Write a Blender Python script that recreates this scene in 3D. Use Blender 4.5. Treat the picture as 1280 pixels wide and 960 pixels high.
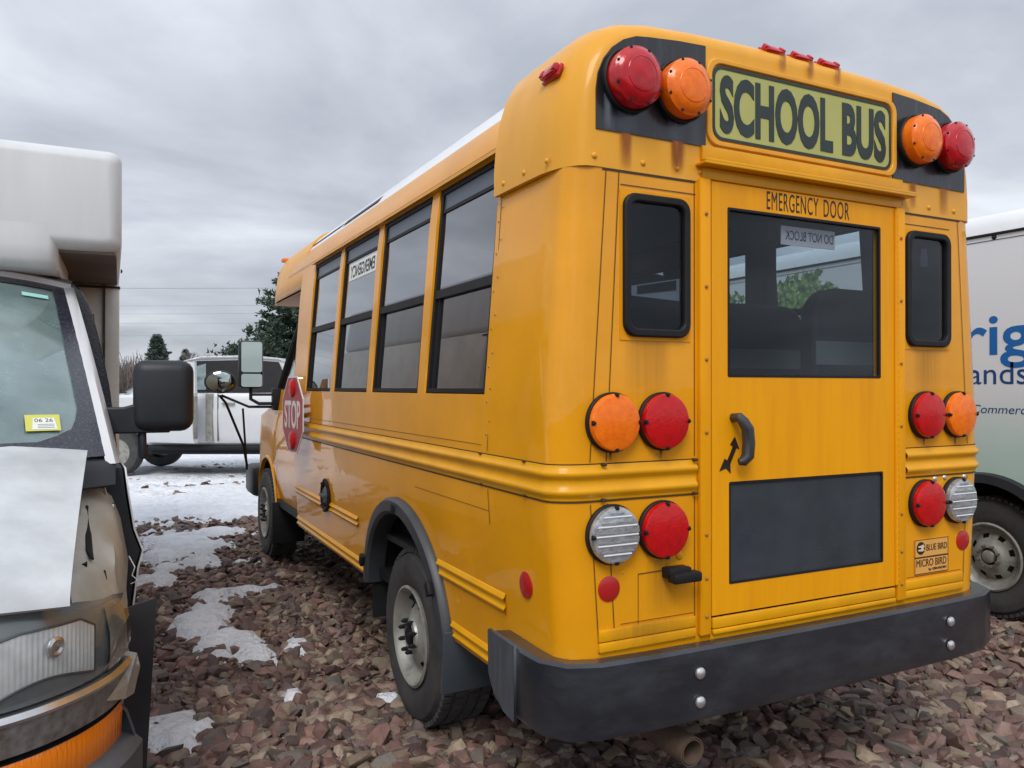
import bpy, bmesh, math, random
import numpy as np
from mathutils import Vector, Matrix, noise

random.seed(7); RNG = np.random.default_rng(11)
for o in list(bpy.data.objects): bpy.data.objects.remove(o)
S = bpy.context.scene
COL = S.collection
R = math.radians
GZ = -0.07                                   # ground height under the bus

# ------------------------------------------------------------------ camera
CAM = Vector((-2.307, -2.145, 1.503)); YAW, PITCH = -0.4677, 0.0045; FPX = 992.0
cd = bpy.data.cameras.new('camera'); cam = bpy.data.objects.new('camera', cd); COL.objects.link(cam)
cd.sensor_width = 36; cd.lens = FPX / 1280 * 36; cd.clip_start = .05; cd.clip_end = 3000
cam.location = CAM; cam.rotation_euler = (R(90) + PITCH, 0, YAW)
S.camera = cam
FW = Vector((math.sin(-YAW) * math.cos(PITCH), math.cos(YAW) * math.cos(PITCH), math.sin(PITCH)))
RT = FW.cross(Vector((0, 0, 1))).normalized(); UP = RT.cross(FW)
def at(px, py, d):                           # photo pixel + distance in metres -> a point of the place
    return CAM + d * (FW + RT * ((px - 640) / FPX) - UP * ((py - 480) / FPX))

# ------------------------------------------------------------------ world, sun, exposure
SUN_EL, SUN_AZ = R(48), R(215)               # azimuth clockwise from +Y: behind the camera, to the left
W = bpy.data.worlds.new('World'); S.world = W; W.use_nodes = True
nt = W.node_tree; nt.nodes.clear(); N = nt.nodes.new; L = nt.links.new
out = N('ShaderNodeOutputWorld'); bg = N('ShaderNodeBackground'); bg.inputs[1].default_value = .1
sky = N('ShaderNodeTexSky'); sky.sky_type = 'NISHITA'; sky.sun_disc = False
sky.sun_elevation = SUN_EL; sky.sun_rotation = SUN_AZ
tc = N('ShaderNodeTexCoord'); sep = N('ShaderNodeSeparateXYZ'); L(tc.outputs['Generated'], sep.inputs[0])
def mth(op, a, b=None, c=None):
    n = N('ShaderNodeMath'); n.operation = op
    for i, v in enumerate((a, b, c)):
        if v is None: continue
        if isinstance(v, (int, float)): n.inputs[i].default_value = v
        else: L(v, n.inputs[i])
    return n.outputs[0]
zc = mth('ADD', mth('MAXIMUM', sep.outputs[2], 0.0), .22)
cmb = N('ShaderNodeCombineXYZ'); L(mth('DIVIDE', sep.outputs[0], zc), cmb.inputs[0]); L(mth('DIVIDE', sep.outputs[1], zc), cmb.inputs[1])
n1 = N('ShaderNodeTexNoise'); n1.inputs['Scale'].default_value = 1.15; n1.inputs['Detail'].default_value = 7; n1.inputs['Roughness'].default_value = .52; n1.inputs['Distortion'].default_value = .35
L(cmb.outputs[0], n1.inputs['Vector'])
rp = N('ShaderNodeValToRGB'); L(n1.outputs['Fac'], rp.inputs[0])
e = rp.color_ramp.elements
e[0].position = .36; e[0].color = (3.45, 3.7, 4.2, 1)
e[1].position = .66; e[1].color = (6.9, 7.15, 7.7, 1)
m = e.new(.5); m.color = (4.7, 4.95, 5.5, 1)
# brighter overhead and behind the camera, as a real overcast sky is
zb = mth('MULTIPLY_ADD', mth('MAXIMUM', sep.outputs[2], 0.0), .75, .92)
dirb = mth('MULTIPLY_ADD', mth('MAXIMUM', mth('ADD', mth('MULTIPLY', sep.outputs[0], -FW.x), mth('MULTIPLY', sep.outputs[1], -FW.y)), 0.0), .45, 1.0)
gain = mth('MULTIPLY', zb, dirb)
vm = N('ShaderNodeVectorMath'); vm.operation = 'SCALE'; L(rp.outputs[0], vm.inputs[0]); L(gain, vm.inputs['Scale'])
mx = N('ShaderNodeMix'); mx.data_type = 'RGBA'; mx.inputs['Factor'].default_value = .93
L(sky.outputs[0], mx.inputs['A']); L(vm.outputs[0], mx.inputs['B'])
L(mx.outputs['Result'], bg.inputs[0]); L(bg.outputs[0], out.inputs[0])

sl = bpy.data.lights.new('sun', 'SUN'); sl.energy = 1.5; sl.angle = R(24); sl.color = (1, .96, .9)
sun = bpy.data.objects.new('sun', sl); COL.objects.link(sun)
sd = Vector((math.sin(SUN_AZ) * math.cos(SUN_EL), math.cos(SUN_AZ) * math.cos(SUN_EL), math.sin(SUN_EL)))
sun.rotation_euler = (-sd).to_track_quat('-Z', 'Y').to_euler(); sun.location = (-6, -10, 14)
S.view_settings.view_transform = 'Standard'; S.view_settings.look = 'None'
S.view_settings.exposure = 0.3; S.view_settings.gamma = 1.0; S.view_settings.use_curve_mapping = False

# ------------------------------------------------------------------ materials
def mat(name, col, rough=.5, metal=0, coat=0, coat_r=.05, spec=.5, var=0, vscale=4, col2=None, bump=0, bscale=30, bdist=.01,
        stretch=None, trans=0, alpha=1, attr=None, lo=.35, hi=.7, obj=True):
    M = bpy.data.materials.new(name); M.use_nodes = True; t = M.node_tree; b = t.nodes['Principled BSDF']
    b.inputs['Base Color'].default_value = (*col, 1); b.inputs['Roughness'].default_value = rough; b.inputs['Metallic'].default_value = metal
    b.inputs['Coat Weight'].default_value = coat; b.inputs['Coat Roughness'].default_value = coat_r
    b.inputs['Specular IOR Level'].default_value = spec; b.inputs['Transmission Weight'].default_value = trans; b.inputs['Alpha'].default_value = alpha
    tcn = t.nodes.new('ShaderNodeTexCoord'); v = tcn.outputs['Object']
    if stretch:
        mp = t.nodes.new('ShaderNodeMapping'); mp.inputs['Scale'].default_value = stretch; t.links.new(v, mp.inputs[0]); v2 = mp.outputs[0]
    else: v2 = v
    basecol = None
    if attr:
        an = t.nodes.new('ShaderNodeAttribute'); an.attribute_name = attr; basecol = an.outputs['Color']
    if var or col2:
        nn = t.nodes.new('ShaderNodeTexNoise'); nn.inputs['Scale'].default_value = vscale; nn.inputs['Detail'].default_value = 6; nn.inputs['Roughness'].default_value = .6
        t.links.new(v2, nn.inputs['Vector'])
        mr = t.nodes.new('ShaderNodeMapRange'); mr.inputs['From Min'].default_value = lo; mr.inputs['From Max'].default_value = hi
        t.links.new(nn.outputs['Fac'], mr.inputs['Value'])
        mix = t.nodes.new('ShaderNodeMix'); mix.data_type = 'RGBA'; t.links.new(mr.outputs[0], mix.inputs['Factor'])
        c2 = col2 or tuple(max(0, c * (1 - var)) for c in col)
        if basecol:
            mm = t.nodes.new('ShaderNodeMix'); mm.data_type = 'RGBA'; mm.blend_type = 'MULTIPLY'; mm.inputs['Factor'].default_value = 1
            mix.inputs['A'].default_value = (1, 1, 1, 1); mix.inputs['B'].default_value = (1 - var,) * 3 + (1,)
            t.links.new(basecol, mm.inputs['A']); t.links.new(mix.outputs['Result'], mm.inputs['B']); t.links.new(mm.outputs['Result'], b.inputs['Base Color'])
        else:
            mix.inputs['A'].default_value = (*col, 1); mix.inputs['B'].default_value = (*c2, 1)
            t.links.new(mix.outputs['Result'], b.inputs['Base Color'])
    elif basecol: t.links.new(basecol, b.inputs['Base Color'])
    if bump:
        bn = t.nodes.new('ShaderNodeTexNoise'); bn.inputs['Scale'].default_value = bscale; bn.inputs['Detail'].default_value = 4; t.links.new(v2, bn.inputs['Vector'])
        bp = t.nodes.new('ShaderNodeBump'); bp.inputs['Strength'].default_value = bump; bp.inputs['Distance'].default_value = bdist
        t.links.new(bn.outputs['Fac'], bp.inputs['Height']); t.links.new(bp.outputs[0], b.inputs['Normal'])
        if coat: t.links.new(bp.outputs[0], b.inputs['Coat Normal'])
    return M

def glass_mat(name, tint, refl=.06, rough=.02, dirt_sheen=0, dirt_sheen_col=(.5, .5, .5), base=None):
    """thin pane: see-through tint + fresnel mirror + a film of dirt and dried drops, or painted sky sheen"""
    M = bpy.data.materials.new(name); M.use_nodes = True; t = M.node_tree; t.nodes.clear(); n = t.nodes.new; l = t.links.new
    o = n('ShaderNodeOutputMaterial'); tr = n('ShaderNodeBsdfTransparent'); tr.inputs[0].default_value = (*tint, 1)
    gl = n('ShaderNodeBsdfGlossy'); gl.inputs['Roughness'].default_value = rough; gl.inputs[0].default_value = (.95, .97, 1, 1)
    lw = n('ShaderNodeLayerWeight'); lw.inputs[0].default_value = .5
    pw = n('ShaderNodeMath'); pw.operation = 'POWER'; pw.inputs[1].default_value = 4; l(lw.outputs['Facing'], pw.inputs[0])
    ad = n('ShaderNodeMath'); ad.operation = 'MULTIPLY_ADD'; ad.inputs[1].default_value = .9; ad.inputs[2].default_value = refl; ad.use_clamp = True; l(pw.outputs[0], ad.inputs[0])
    df = n('ShaderNodeBsdfDiffuse'); df.inputs[0].default_value = (*dirt_sheen_col, 1)
    tcn = n('ShaderNodeTexCoord'); nz = n('ShaderNodeTexNoise'); nz.inputs['Scale'].default_value = 5; nz.inputs['Detail'].default_value = 8; l(tcn.outputs['Object'], nz.inputs['Vector'])
    vo = n('ShaderNodeTexVoronoi'); vo.inputs['Scale'].default_value = 75; l(tcn.outputs['Object'], vo.inputs['Vector'])
    mr = n('ShaderNodeMapRange'); mr.inputs['From Min'].default_value = .24; mr.inputs['From Max'].default_value = .14; mr.inputs['To Max'].default_value = .55; l(vo.outputs['Distance'], mr.inputs['Value'])
    n2 = n('ShaderNodeTexNoise'); n2.inputs['Scale'].default_value = 9; l(tcn.outputs['Object'], n2.inputs['Vector'])
    m3 = n('ShaderNodeMapRange'); m3.inputs['From Min'].default_value = .55; m3.inputs['From Max'].default_value = .7; l(n2.outputs['Fac'], m3.inputs['Value'])
    pr_ = n('ShaderNodeMath'); pr_.operation = 'MULTIPLY'; l(mr.outputs[0], pr_.inputs[0]); l(m3.outputs[0], pr_.inputs[1])
    sm = n('ShaderNodeMath'); sm.operation = 'ADD'; l(nz.outputs['Fac'], sm.inputs[0]); l(pr_.outputs[0], sm.inputs[1])
    dm = n('ShaderNodeMath'); dm.operation = 'MULTIPLY'; dm.inputs[1].default_value = dirt_sheen; dm.use_clamp = True; l(sm.outputs[0], dm.inputs[0])
    a = n('ShaderNodeMixShader'); l(dm.outputs[0], a.inputs[0]); l(tr.outputs[0], a.inputs[1]); l(df.outputs[0], a.inputs[2])
    if base:
        pb = n('ShaderNodeBsdfDiffuse'); pb.inputs[0].default_value = (*base, 1)
        l(pb.outputs[0], a.inputs[1])
    c = n('ShaderNodeMixShader'); l(ad.outputs[0], c.inputs[0]); l(a.outputs[0], c.inputs[1]); l(gl.outputs[0], c.inputs[2]); l(c.outputs[0], o.inputs[0])
    return M

YEL = (.82, .345, .003)
M = {}
M['yellow'] = mat('yellow paint', YEL, .42, coat=.7, coat_r=.025, spec=.12, var=.2, vscale=1.6, bump=.10, bscale=2.6, bdist=.02)
M['yellow_rear'] = mat('weathered yellow paint', (.82, .348, .003), .45, coat=.12, coat_r=.15, spec=.15, col2=(.70, .275, .004), vscale=2.5, stretch=(4, 1, .45), lo=.4, hi=.75, bump=.06, bscale=5)
M['yellow_cap'] = mat('faded yellow fibreglass', (.78, .37, .03), .42, coat=.25, coat_r=.12, spec=.2, col2=(.70, .32, .02), vscale=3, stretch=(2, 2, .6))
M['yellow_trim'] = mat('yellow trim', (.76, .35, .003), .4, coat=.25, spec=.2, var=.15, vscale=6)
M['lining'] = mat('dark interior lining', (.018, .02, .025), .8, spec=.15, var=.2)
M['ceiling_in'] = mat('grey ceiling panel', (.09, .10, .12), .6, spec=.2)
M['black'] = mat('black rubber', (.014, .014, .016), .55, spec=.25, var=.3, vscale=8)
M['blackgloss'] = mat('black vinyl panel', (.012, .014, .018), .28, coat=.3, col2=(.05, .06, .075), vscale=5, stretch=(4, 1, .6), lo=.52, hi=.75)
M['line'] = mat('dark seam', (.05, .028, .01), .7)
M['white_roof'] = mat('white roof paint', (.8, .82, .84), .35, coat=.3, var=.1, vscale=2)
M['tape'] = mat('peeling grey roof tape', (.09, .09, .09), .5)
M['bumper'] = mat('scuffed black steel', (.017, .020, .026), .33, coat=.3, col2=(.045, .052, .064), vscale=3.2, stretch=(1.2, 1.2, 3), lo=.45, hi=.8, bump=.12, bscale=18)
M['bumper_wrap'] = mat('grey rubber wrap', (.075, .085, .1), .4, var=.4, vscale=5, stretch=(8, 8, 1))
M['tyre'] = mat('tyre rubber', (.03, .031, .033), .75, col2=(.062, .058, .055), vscale=7, bump=.1, bscale=60)
M['rim'] = mat('painted steel rim', (.32, .32, .29), .42, metal=.35, col2=(.16, .145, .12), vscale=14, lo=.48, hi=.75)
M['rust'] = mat('rusty steel', (.13, .085, .055), .75, col2=(.07, .05, .04), vscale=12, bump=.3, bscale=40)
M['chrome'] = mat('dull chrome', (.62, .63, .64), .22, metal=.9, var=.25, vscale=12)
M['bolt'] = mat('zinc bolt', (.6, .6, .6), .3, metal=.8)
M['red_lens'] = mat('red lens', (.56, .004, .006), .3, coat=.3, coat_r=.1, spec=.3, col2=(.42, .003, .004), vscale=40, bump=.18, bscale=95, bdist=.005)
M['red_dome'] = mat('deep red lens', (.52, .004, .012), .22, coat=.45, coat_r=.05, spec=.3, col2=(.36, .003, .007), vscale=30, bump=.08, bscale=120, bdist=.004)
M['amber_lens'] = mat('amber lens', (.92, .20, .003), .28, coat=.35, coat_r=.08, spec=.3, col2=(.80, .13, .002), vscale=40, bump=.18, bscale=95, bdist=.005)
M['clear_lens'] = mat('clear ribbed lens', (.52, .54, .56), .12, metal=.5, coat=.8, col2=(.25, .26, .27), vscale=30, bump=.2, bscale=60)
M['reflector'] = mat('red reflector', (.42, .01, .01), .3, coat=.4)
M['sign_face'] = mat('faded lime sign sheet', (.44, .44, .13), .55, col2=(.38, .39, .12), vscale=4)
M['sign_ink'] = mat('dark green sign lettering', (.018, .035, .032), .5, var=.3, vscale=12)
M['ink'] = mat('black lettering', (.02, .012, .008), .5)
M['stop_red'] = mat('stop sign red sheet', (.38, .012, .018), .35, var=.2)
M['stop_white'] = mat('stop sign white', (.75, .7, .7), .4)
M['glass_side'] = glass_mat('tinted side glass', (.11, .12, .13), refl=.21, dirt_sheen=.07, dirt_sheen_col=(.25, .26, .28))
M['glass_rear'] = glass_mat('rear door glass', (.80, .85, .88), refl=.014, dirt_sheen=.022, dirt_sheen_col=(.32, .36, .40))
M['glass_small'] = glass_mat('dark rear pane', (.6, .64, .68), refl=.016, dirt_sheen=.03, dirt_sheen_col=(.18, .2, .22))
M['glass_right'] = glass_mat('far side glass', (.75, .8, .82), refl=.03, dirt_sheen=.05)
M['panel_glass'] = glass_mat('dark lower door panel', (.1, .1, .1), refl=.03, dirt_sheen=.22, dirt_sheen_col=(.2, .24, .27), base=(.02, .026, .032))
M['alu'] = mat('dull window bar', (.10, .12, .15), .35, metal=.4)
M['seat'] = mat('dark seat vinyl', (.017, .018, .023), .6, spec=.15, bump=.1, bscale=25)
M['seat_band'] = mat('grey seat webbing', (.13, .145, .145), .6)
M['beige'] = mat('beige wall panel', (.42, .37, .27), .6, var=.15)
M['mirror'] = mat('mirror glass', (.40, .45, .42), .04, metal=1)
M['wht'] = mat('white vehicle paint', (.62, .635, .65), .3, coat=.5, var=.06, vscale=3, bump=.03, bscale=8)
M['hood'] = mat('dirty white hood', (.58, .61, .63), .36, coat=.25, col2=(.42, .445, .46), vscale=5, bump=.05, bscale=160)
M['fibre'] = mat('white fibreglass body', (.64, .66, .67), .4, coat=.1, col2=(.57, .59, .60), vscale=2.2, stretch=(3, 3, .6), bump=.04, bscale=4)
M['greige'] = mat('grimy cream paint', (.50, .485, .42), .42, coat=.2, col2=(.38, .365, .30), vscale=6, bump=.5, bscale=5, bdist=.03)
M['cream'] = mat('cream body panel', (.78, .76, .70), .4, col2=(.62, .60, .53), vscale=4)
M['plastic'] = mat('black textured plastic', (.013, .015, .019), .45, spec=.35, bump=.25, bscale=260, bdist=.002, col2=(.024, .028, .034), vscale=3)
M['greyplastic'] = mat('grey bumper plastic', (.085, .09, .10), .5, bump=.2, bscale=160, bdist=.002, col2=(.055, .06, .068), vscale=5)
M['flare'] = mat('black arch rubber', (.030, .033, .038), .45, col2=(.05, .055, .062), vscale=4)
M['flap'] = mat('grey blue mud flap', (.05, .062, .075), .3, coat=.3)
M['chrome_rust'] = mat('pitted chrome strip', (.30, .30, .30), .34, metal=.55, col2=(.15, .13, .11), vscale=30, bump=.2, bscale=90)
M['ws_glass'] = glass_mat('wet windscreen', (.55, .65, .65), refl=.14, dirt_sheen=.78, dirt_sheen_col=(.33, .46, .45))  # pale teal film paints the reflected sky into the pane's colour
M['frit'] = mat('black windscreen border', (.02, .024, .035), .16, coat=.6, bump=.5, bscale=110, bdist=.004, col2=(.05, .055, .075), vscale=90, lo=.5, hi=.62)
M['lamp_glass'] = mat('headlamp housing', (.10, .12, .125), .25, coat=.8, col2=(.17, .185, .185), vscale=6)
M['lamp_reflector'] = mat('headlamp reflector', (.86, .89, .89), .22, metal=.3, coat=.6, col2=(.6, .63, .63), vscale=12)
M['lens_clear'] = glass_mat('clear lamp cover', (.90, .92, .92), refl=.035, dirt_sheen=.05, dirt_sheen_col=(.4, .42, .42))
M['lamp_dark'] = mat('headlamp shade', (.03, .038, .042), .3, coat=.6)
M['amber_signal'] = mat('amber signal lens', (.88, .22, .004), .16, coat=.7, bump=.35, bscale=30, stretch=(4, 4, .1))
M['lens_yellowed'] = mat('scratched clear lens edge', (.20, .19, .17), .3, coat=.6, col2=(.32, .28, .22), vscale=18)
M['st_yellow'] = mat('yellow sticker', (.62, .62, .12), .5)
M['st_white'] = mat('white sticker', (.75, .8, .76), .5)
M['st_teal'] = mat('pale tint sticker', (.35, .66, .62), .4)
M['decal'] = mat('orange decal', (.72, .36, .08), .5)
M['blue_ink'] = mat('blue lettering', (.01, .13, .40), .4)
M['navy_ink'] = mat('navy lettering', (.012, .06, .20), .4)
M['trunk'] = mat('bark', (.09, .07, .055), .9, var=.4, vscale=10)
M['needles'] = mat('pine needles', (.028, .055, .034), .6, col2=(.055, .085, .05), vscale=1.2)
M['needles_far'] = mat('spruce needles', (.05, .075, .06), .7, col2=(.035, .055, .04), vscale=1.0)
M['twig'] = mat('bare twigs', (.16, .14, .13), .9)
M['wire'] = mat('power wire', (.22, .23, .26), .6)
M['snow'] = mat('snow', (.76, .785, .83), .55, spec=.3, col2=(.58, .59, .62), vscale=9, lo=.45, hi=.75, bump=.9, bscale=26, bdist=.04)
M['tarp'] = mat('dark tarp', (.05, .05, .055), .6, var=.5)

# ------------------------------------------------------------------ mesh helpers
class MB:
    def __init__(s): s.bm = bmesh.new(); s.mi = 0
    def _f(s, vs):
        try:
            f = s.bm.faces.new(vs); f.material_index = s.mi; return f
        except ValueError: return None
    def poly(s, pts): return s._f([s.bm.verts.new(p) for p in pts])
    def box(s, lo, hi, bev=0, seg=2, M4=None):
        lo = Vector(lo); hi = Vector(hi); c = (lo + hi) / 2; d = hi - lo
        r = bmesh.ops.create_cube(s.bm, size=1, matrix=Matrix.Translation(c) @ Matrix.Diagonal((d.x, d.y, d.z, 1)))
        vs = r['verts']
        fs = {f for v in vs for f in v.link_faces}
        for f in fs: f.material_index = s.mi
        if bev:
            es = list({e for v in vs for e in v.link_edges})
            q = bmesh.ops.bevel(s.bm, geom=es, offset=bev, segments=seg, affect='EDGES', profile=.5)
            vs = list({v for f in q['faces'] for v in f.verts} | {v for v in vs if v.is_valid})
        if M4: bmesh.ops.transform(s.bm, matrix=M4, verts=vs)
        return vs
    def tube(s, pts, r, n=8, cap=True):
        pts = [Vector(p) for p in pts]; rr = r if isinstance(r, (list, tuple)) else [r] * len(pts)
        rings = []; prev = None
        for i, p in enumerate(pts):
            t = (pts[min(i + 1, len(pts) - 1)] - pts[max(i - 1, 0)]).normalized()
            if prev is None:
                a = t.cross(Vector((0, 0, 1)))
                if a.length < 1e-3: a = t.cross(Vector((1, 0, 0)))
            else: a = prev - t * prev.dot(t)
            a.normalize(); prev = a; b = t.cross(a)
            rings.append([s.bm.verts.new(p + rr[i] * (a * math.cos(2 * math.pi * k / n) + b * math.sin(2 * math.pi * k / n))) for k in range(n)])
        for A, B in zip(rings, rings[1:]):
            for k in range(n): s._f([A[k], A[(k + 1) % n], B[(k + 1) % n], B[k]])
        if cap: s._f(rings[0][::-1]); s._f(rings[-1])
    def lathe(s, prof, c, ax, n=32, up=None):
        """prof: (radius, height along ax)"""
        ax = Vector(ax).normalized(); a = (Vector(up) if up else (Vector((0, 0, 1)) if abs(ax.z) < .9 else Vector((1, 0, 0)))); a = (a - ax * a.dot(ax)).normalized(); b = ax.cross(a); c = Vector(c)
        rings = []
        for r, h in prof:
            if r < 1e-6: rings.append([s.bm.verts.new(c + ax * h)])
            else: rings.append([s.bm.verts.new(c + ax * h + r * (a * math.cos(2 * math.pi * k / n) + b * math.sin(2 * math.pi * k / n))) for k in range(n)])
        for A, B in zip(rings, rings[1:]):
            for k in range(n):
                k2 = (k + 1) % n
                if len(A) == 1 and len(B) == 1: continue
                if len(A) == 1: s._f([A[0], B[k2], B[k]])
                elif len(B) == 1: s._f([A[k], A[k2], B[0]])
                else: s._f([A[k], A[k2], B[k2], B[k]])
    def prism(s, poly, org, u, v, w):
        """poly in (u,v) extruded by vector w"""
        org = Vector(org); u = Vector(u); v = Vector(v); w = Vector(w)
        A = [s.bm.verts.new(org + u * p[0] + v * p[1]) for p in poly]; B = [s.bm.verts.new(q.co + w) for q in A]
        s._f(A[::-1]); s._f(B); n = len(A)
        for k in range(n): s._f([A[k], A[(k + 1) % n], B[(k + 1) % n], B[k]])
    def loft(s, rings, close=False, cap=False):
        rs = [[s.bm.verts.new(p) for p in r] for r in rings]
        for A, B in zip(rs, rs[1:]):
            n = len(A)
            for k in range(n if close else n - 1): s._f([A[k], A[(k + 1) % n], B[(k + 1) % n], B[k]])
        if cap: s._f(rs[0][::-1]); s._f(rs[-1])
        return rs
    def dome(s, c, r, nrm, h=None, n=8):
        h = h or r; s.lathe([(r, 0), (r * .85, h * .5), (r * .45, h * .9), (0, h)], c, nrm, n)

def mk(name, mb, mats, parent=None, smooth=35, bev=0, solid=None, local=False, dbl=1e-5, recalc=True):
    bm = mb.bm
    if dbl: bmesh.ops.remove_doubles(bm, verts=bm.verts, dist=dbl)
    if recalc: bmesh.ops.recalc_face_normals(bm, faces=bm.faces)
    me = bpy.data.meshes.new(name)
    if parent is not None and not local:
        root = parent
        while root.parent: root = root.parent
        bmesh.ops.transform(bm, matrix=(Matrix.Translation(root.location) @ root.rotation_euler.to_matrix().to_4x4()).inverted(), verts=bm.verts)
    if smooth:
        for f in bm.faces: f.smooth = True
        for ed in bm.edges:
            if len(ed.link_faces) != 2 or ed.calc_face_angle(0) > R(smooth): ed.smooth = False
    bm.to_mesh(me); bm.free()
    for q in (mats if isinstance(mats, (list, tuple)) else [mats]): me.materials.append(q)
    o = bpy.data.objects.new(name, me); COL.objects.link(o)
    if parent is not None: o.parent = parent
    if bev:
        b = o.modifiers.new('bevel', 'BEVEL'); b.width = bev; b.segments = 2; b.limit_method = 'ANGLE'; b.angle_limit = R(40)
    if solid:
        q = o.modifiers.new('solid', 'SOLIDIFY'); q.thickness = solid; q.offset = -1
        if isinstance(mats, (list, tuple)) and len(mats) > 1: q.material_offset = 1
    return o
def tag(o, label=None, cat=None, group=None, kind=None):
    for k, v in (('label', label), ('category', cat), ('group', group), ('kind', kind)):
        if v: o[k] = v
    return o
def thing(name, loc, rz, label, cat, group=None):
    o = bpy.data.objects.new(name, None); COL.objects.link(o); o.location = loc; o.rotation_euler = (0, 0, rz); o.empty_display_size = .2
    return tag(o, label, cat, group)
def text_mb(mb, body, org, right, up, w, h, bold=0, depth=.002, spacing=1.0):
    """lettering fitted to w x h, lower left corner at org"""
    cu = bpy.data.curves.new('lettering', 'FONT'); cu.body = body; cu.offset = bold; cu.space_character = spacing; cu.resolution_u = 4
    o = bpy.data.objects.new('lettering', cu); COL.objects.link(o)
    me = bpy.data.meshes.new_from_object(o.evaluated_get(bpy.context.evaluated_depsgraph_get()))
    co = np.array([v.co[:] for v in me.vertices]); lo = co.min(0); hi = co.max(0)
    org = Vector(org); right = Vector(right).normalized(); up = Vector(up).normalized(); nn = right.cross(up)
    vs = [mb.bm.verts.new(org + right * ((c[0] - lo[0]) / (hi[0] - lo[0]) * w) + up * ((c[1] - lo[1]) / (hi[1] - lo[1]) * h)) for c in co]
    fs = []
    for p in me.polygons:
        f = mb._f([vs[i] for i in p.vertices])
        if f: fs.append(f)
    if depth:
        r = bmesh.ops.extrude_face_region(mb.bm, geom=fs)
        bmesh.ops.translate(mb.bm, vec=nn * depth, verts=[g for g in r['geom'] if isinstance(g, bmesh.types.BMVert)])
    bpy.data.objects.remove(o); bpy.data.curves.remove(cu); bpy.data.meshes.remove(me)
def rrect(x0, z0, x1, z1, r, n=5):
    P = []
    for cx, cz, a0 in ((x1 - r, z1 - r, 0), (x0 + r, z1 - r, 90), (x0 + r, z0 + r, 180), (x1 - r, z0 + r, 270)):
        for k in range(n + 1):
            a = R(a0 + 90 * k / n); P.append((cx + r * math.cos(a), cz + r * math.sin(a)))
    return P
def ring_prism(mb, outer, inner, org, u, v, w):
    org = Vector(org); u = Vector(u); v = Vector(v); w = Vector(w); n = len(outer)
    T = lambda p, k: mb.bm.verts.new(org + u * p[0] + v * p[1] + w * k)
    A = [T(p, 0) for p in outer]; B = [T(p, 0) for p in inner]; C = [T(p, 1) for p in outer]; D = [T(p, 1) for p in inner]
    for k in range(n):
        j = (k + 1) % n
        mb._f([A[k], A[j], B[j], B[k]]); mb._f([C[k], D[k], D[j], C[j]]); mb._f([A[k], C[k], C[j], A[j]]); mb._f([B[k], B[j], D[j], D[k]])
X3, Y3, Z3 = Vector((1, 0, 0)), Vector((0, 1, 0)), Vector((0, 0, 1))

# ================================================================== GROUND
def gmat():
    g = bpy.data.materials.new('crushed red stone'); g.use_nodes = True; t = g.node_tree; b = t.nodes['Principled BSDF']; n = t.nodes.new; l = t.links.new
    b.inputs['Roughness'].default_value = .9; b.inputs['Specular IOR Level'].default_value = .2
    tcn = n('ShaderNodeTexCoord'); v = n('ShaderNodeTexVoronoi'); v.inputs['Scale'].default_value = 16; l(tcn.outputs['Object'], v.inputs['Vector'])
    rr = n('ShaderNodeValToRGB'); l(v.outputs['Color'], rr.inputs[0]); e = rr.color_ramp.elements
    e[0].color = (.07, .045, .040, 1); e[1].color = (.21, .165, .13, 1); q = e.new(.5); q.color = (.13, .080, .070, 1)
    nz = n('ShaderNodeTexNoise'); nz.inputs['Scale'].default_value = .22; nz.inputs['Detail'].default_value = 9; nz.inputs['Roughness'].default_value = .65; l(tcn.outputs['Object'], nz.inputs['Vector'])
    sx = n('ShaderNodeSeparateXYZ'); l(tcn.outputs['Object'], sx.inputs[0])
    far = n('ShaderNodeMapRange'); far.inputs['From Min'].default_value = 16; far.inputs['From Max'].default_value = 26; far.inputs['To Max'].default_value = .5; l(sx.outputs[1], far.inputs['Value'])
    ad = n('ShaderNodeMath'); l(nz.outputs['Fac'], ad.inputs[0]); l(far.outputs[0], ad.inputs[1])
    sn = n('ShaderNodeMapRange'); sn.inputs['From Min'].default_value = .86; sn.inputs['From Max'].default_value = .92; l(ad.outputs[0], sn.inputs['Value'])
    mx = n('ShaderNodeMix'); mx.data_type = 'RGBA'; l(sn.outputs[0], mx.inputs['Factor']); l(rr.outputs[0], mx.inputs['A']); mx.inputs['B'].default_value = (.8, .82, .86, 1); l(mx.outputs['Result'], b.inputs['Base Color'])
    bp = n('ShaderNodeBump'); bp.inputs['Strength'].default_value = .9; bp.inputs['Distance'].default_value = .04; bp.invert = True; l(v.outputs['Distance'], bp.inputs['Height']); l(bp.outputs[0], b.inputs['Normal'])
    return g
def hz(x, y): return .02 * noise.noise((x * .7, y * .7, 3.1)) + .01 * noise.noise((x * 2.1, y * 2.1, 1.7))
mb = MB()
xs = [-700, -200, -60, -25, -12] + [i * .5 for i in range(-20, 41)] + [26, 40, 80, 250, 700]
ys = [-300, -60, -15] + [i * .5 for i in range(-12, 61)] + [36, 45, 60, 90, 160, 300, 1200]
V = {(i, j): mb.bm.verts.new((x, y, GZ - .03 + (hz(x, y) if -10 < x < 20 and -6 < y < 30 else 0))) for i, x in enumerate(xs) for j, y in enumerate(ys)}
for i in range(len(xs) - 1):
    for j in range(len(ys) - 1): mb._f([V[i, j], V[i + 1, j], V[i + 1, j + 1], V[i, j + 1]])
tag(mk('ground', mb, gmat(), smooth=80), kind='structure')

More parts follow.
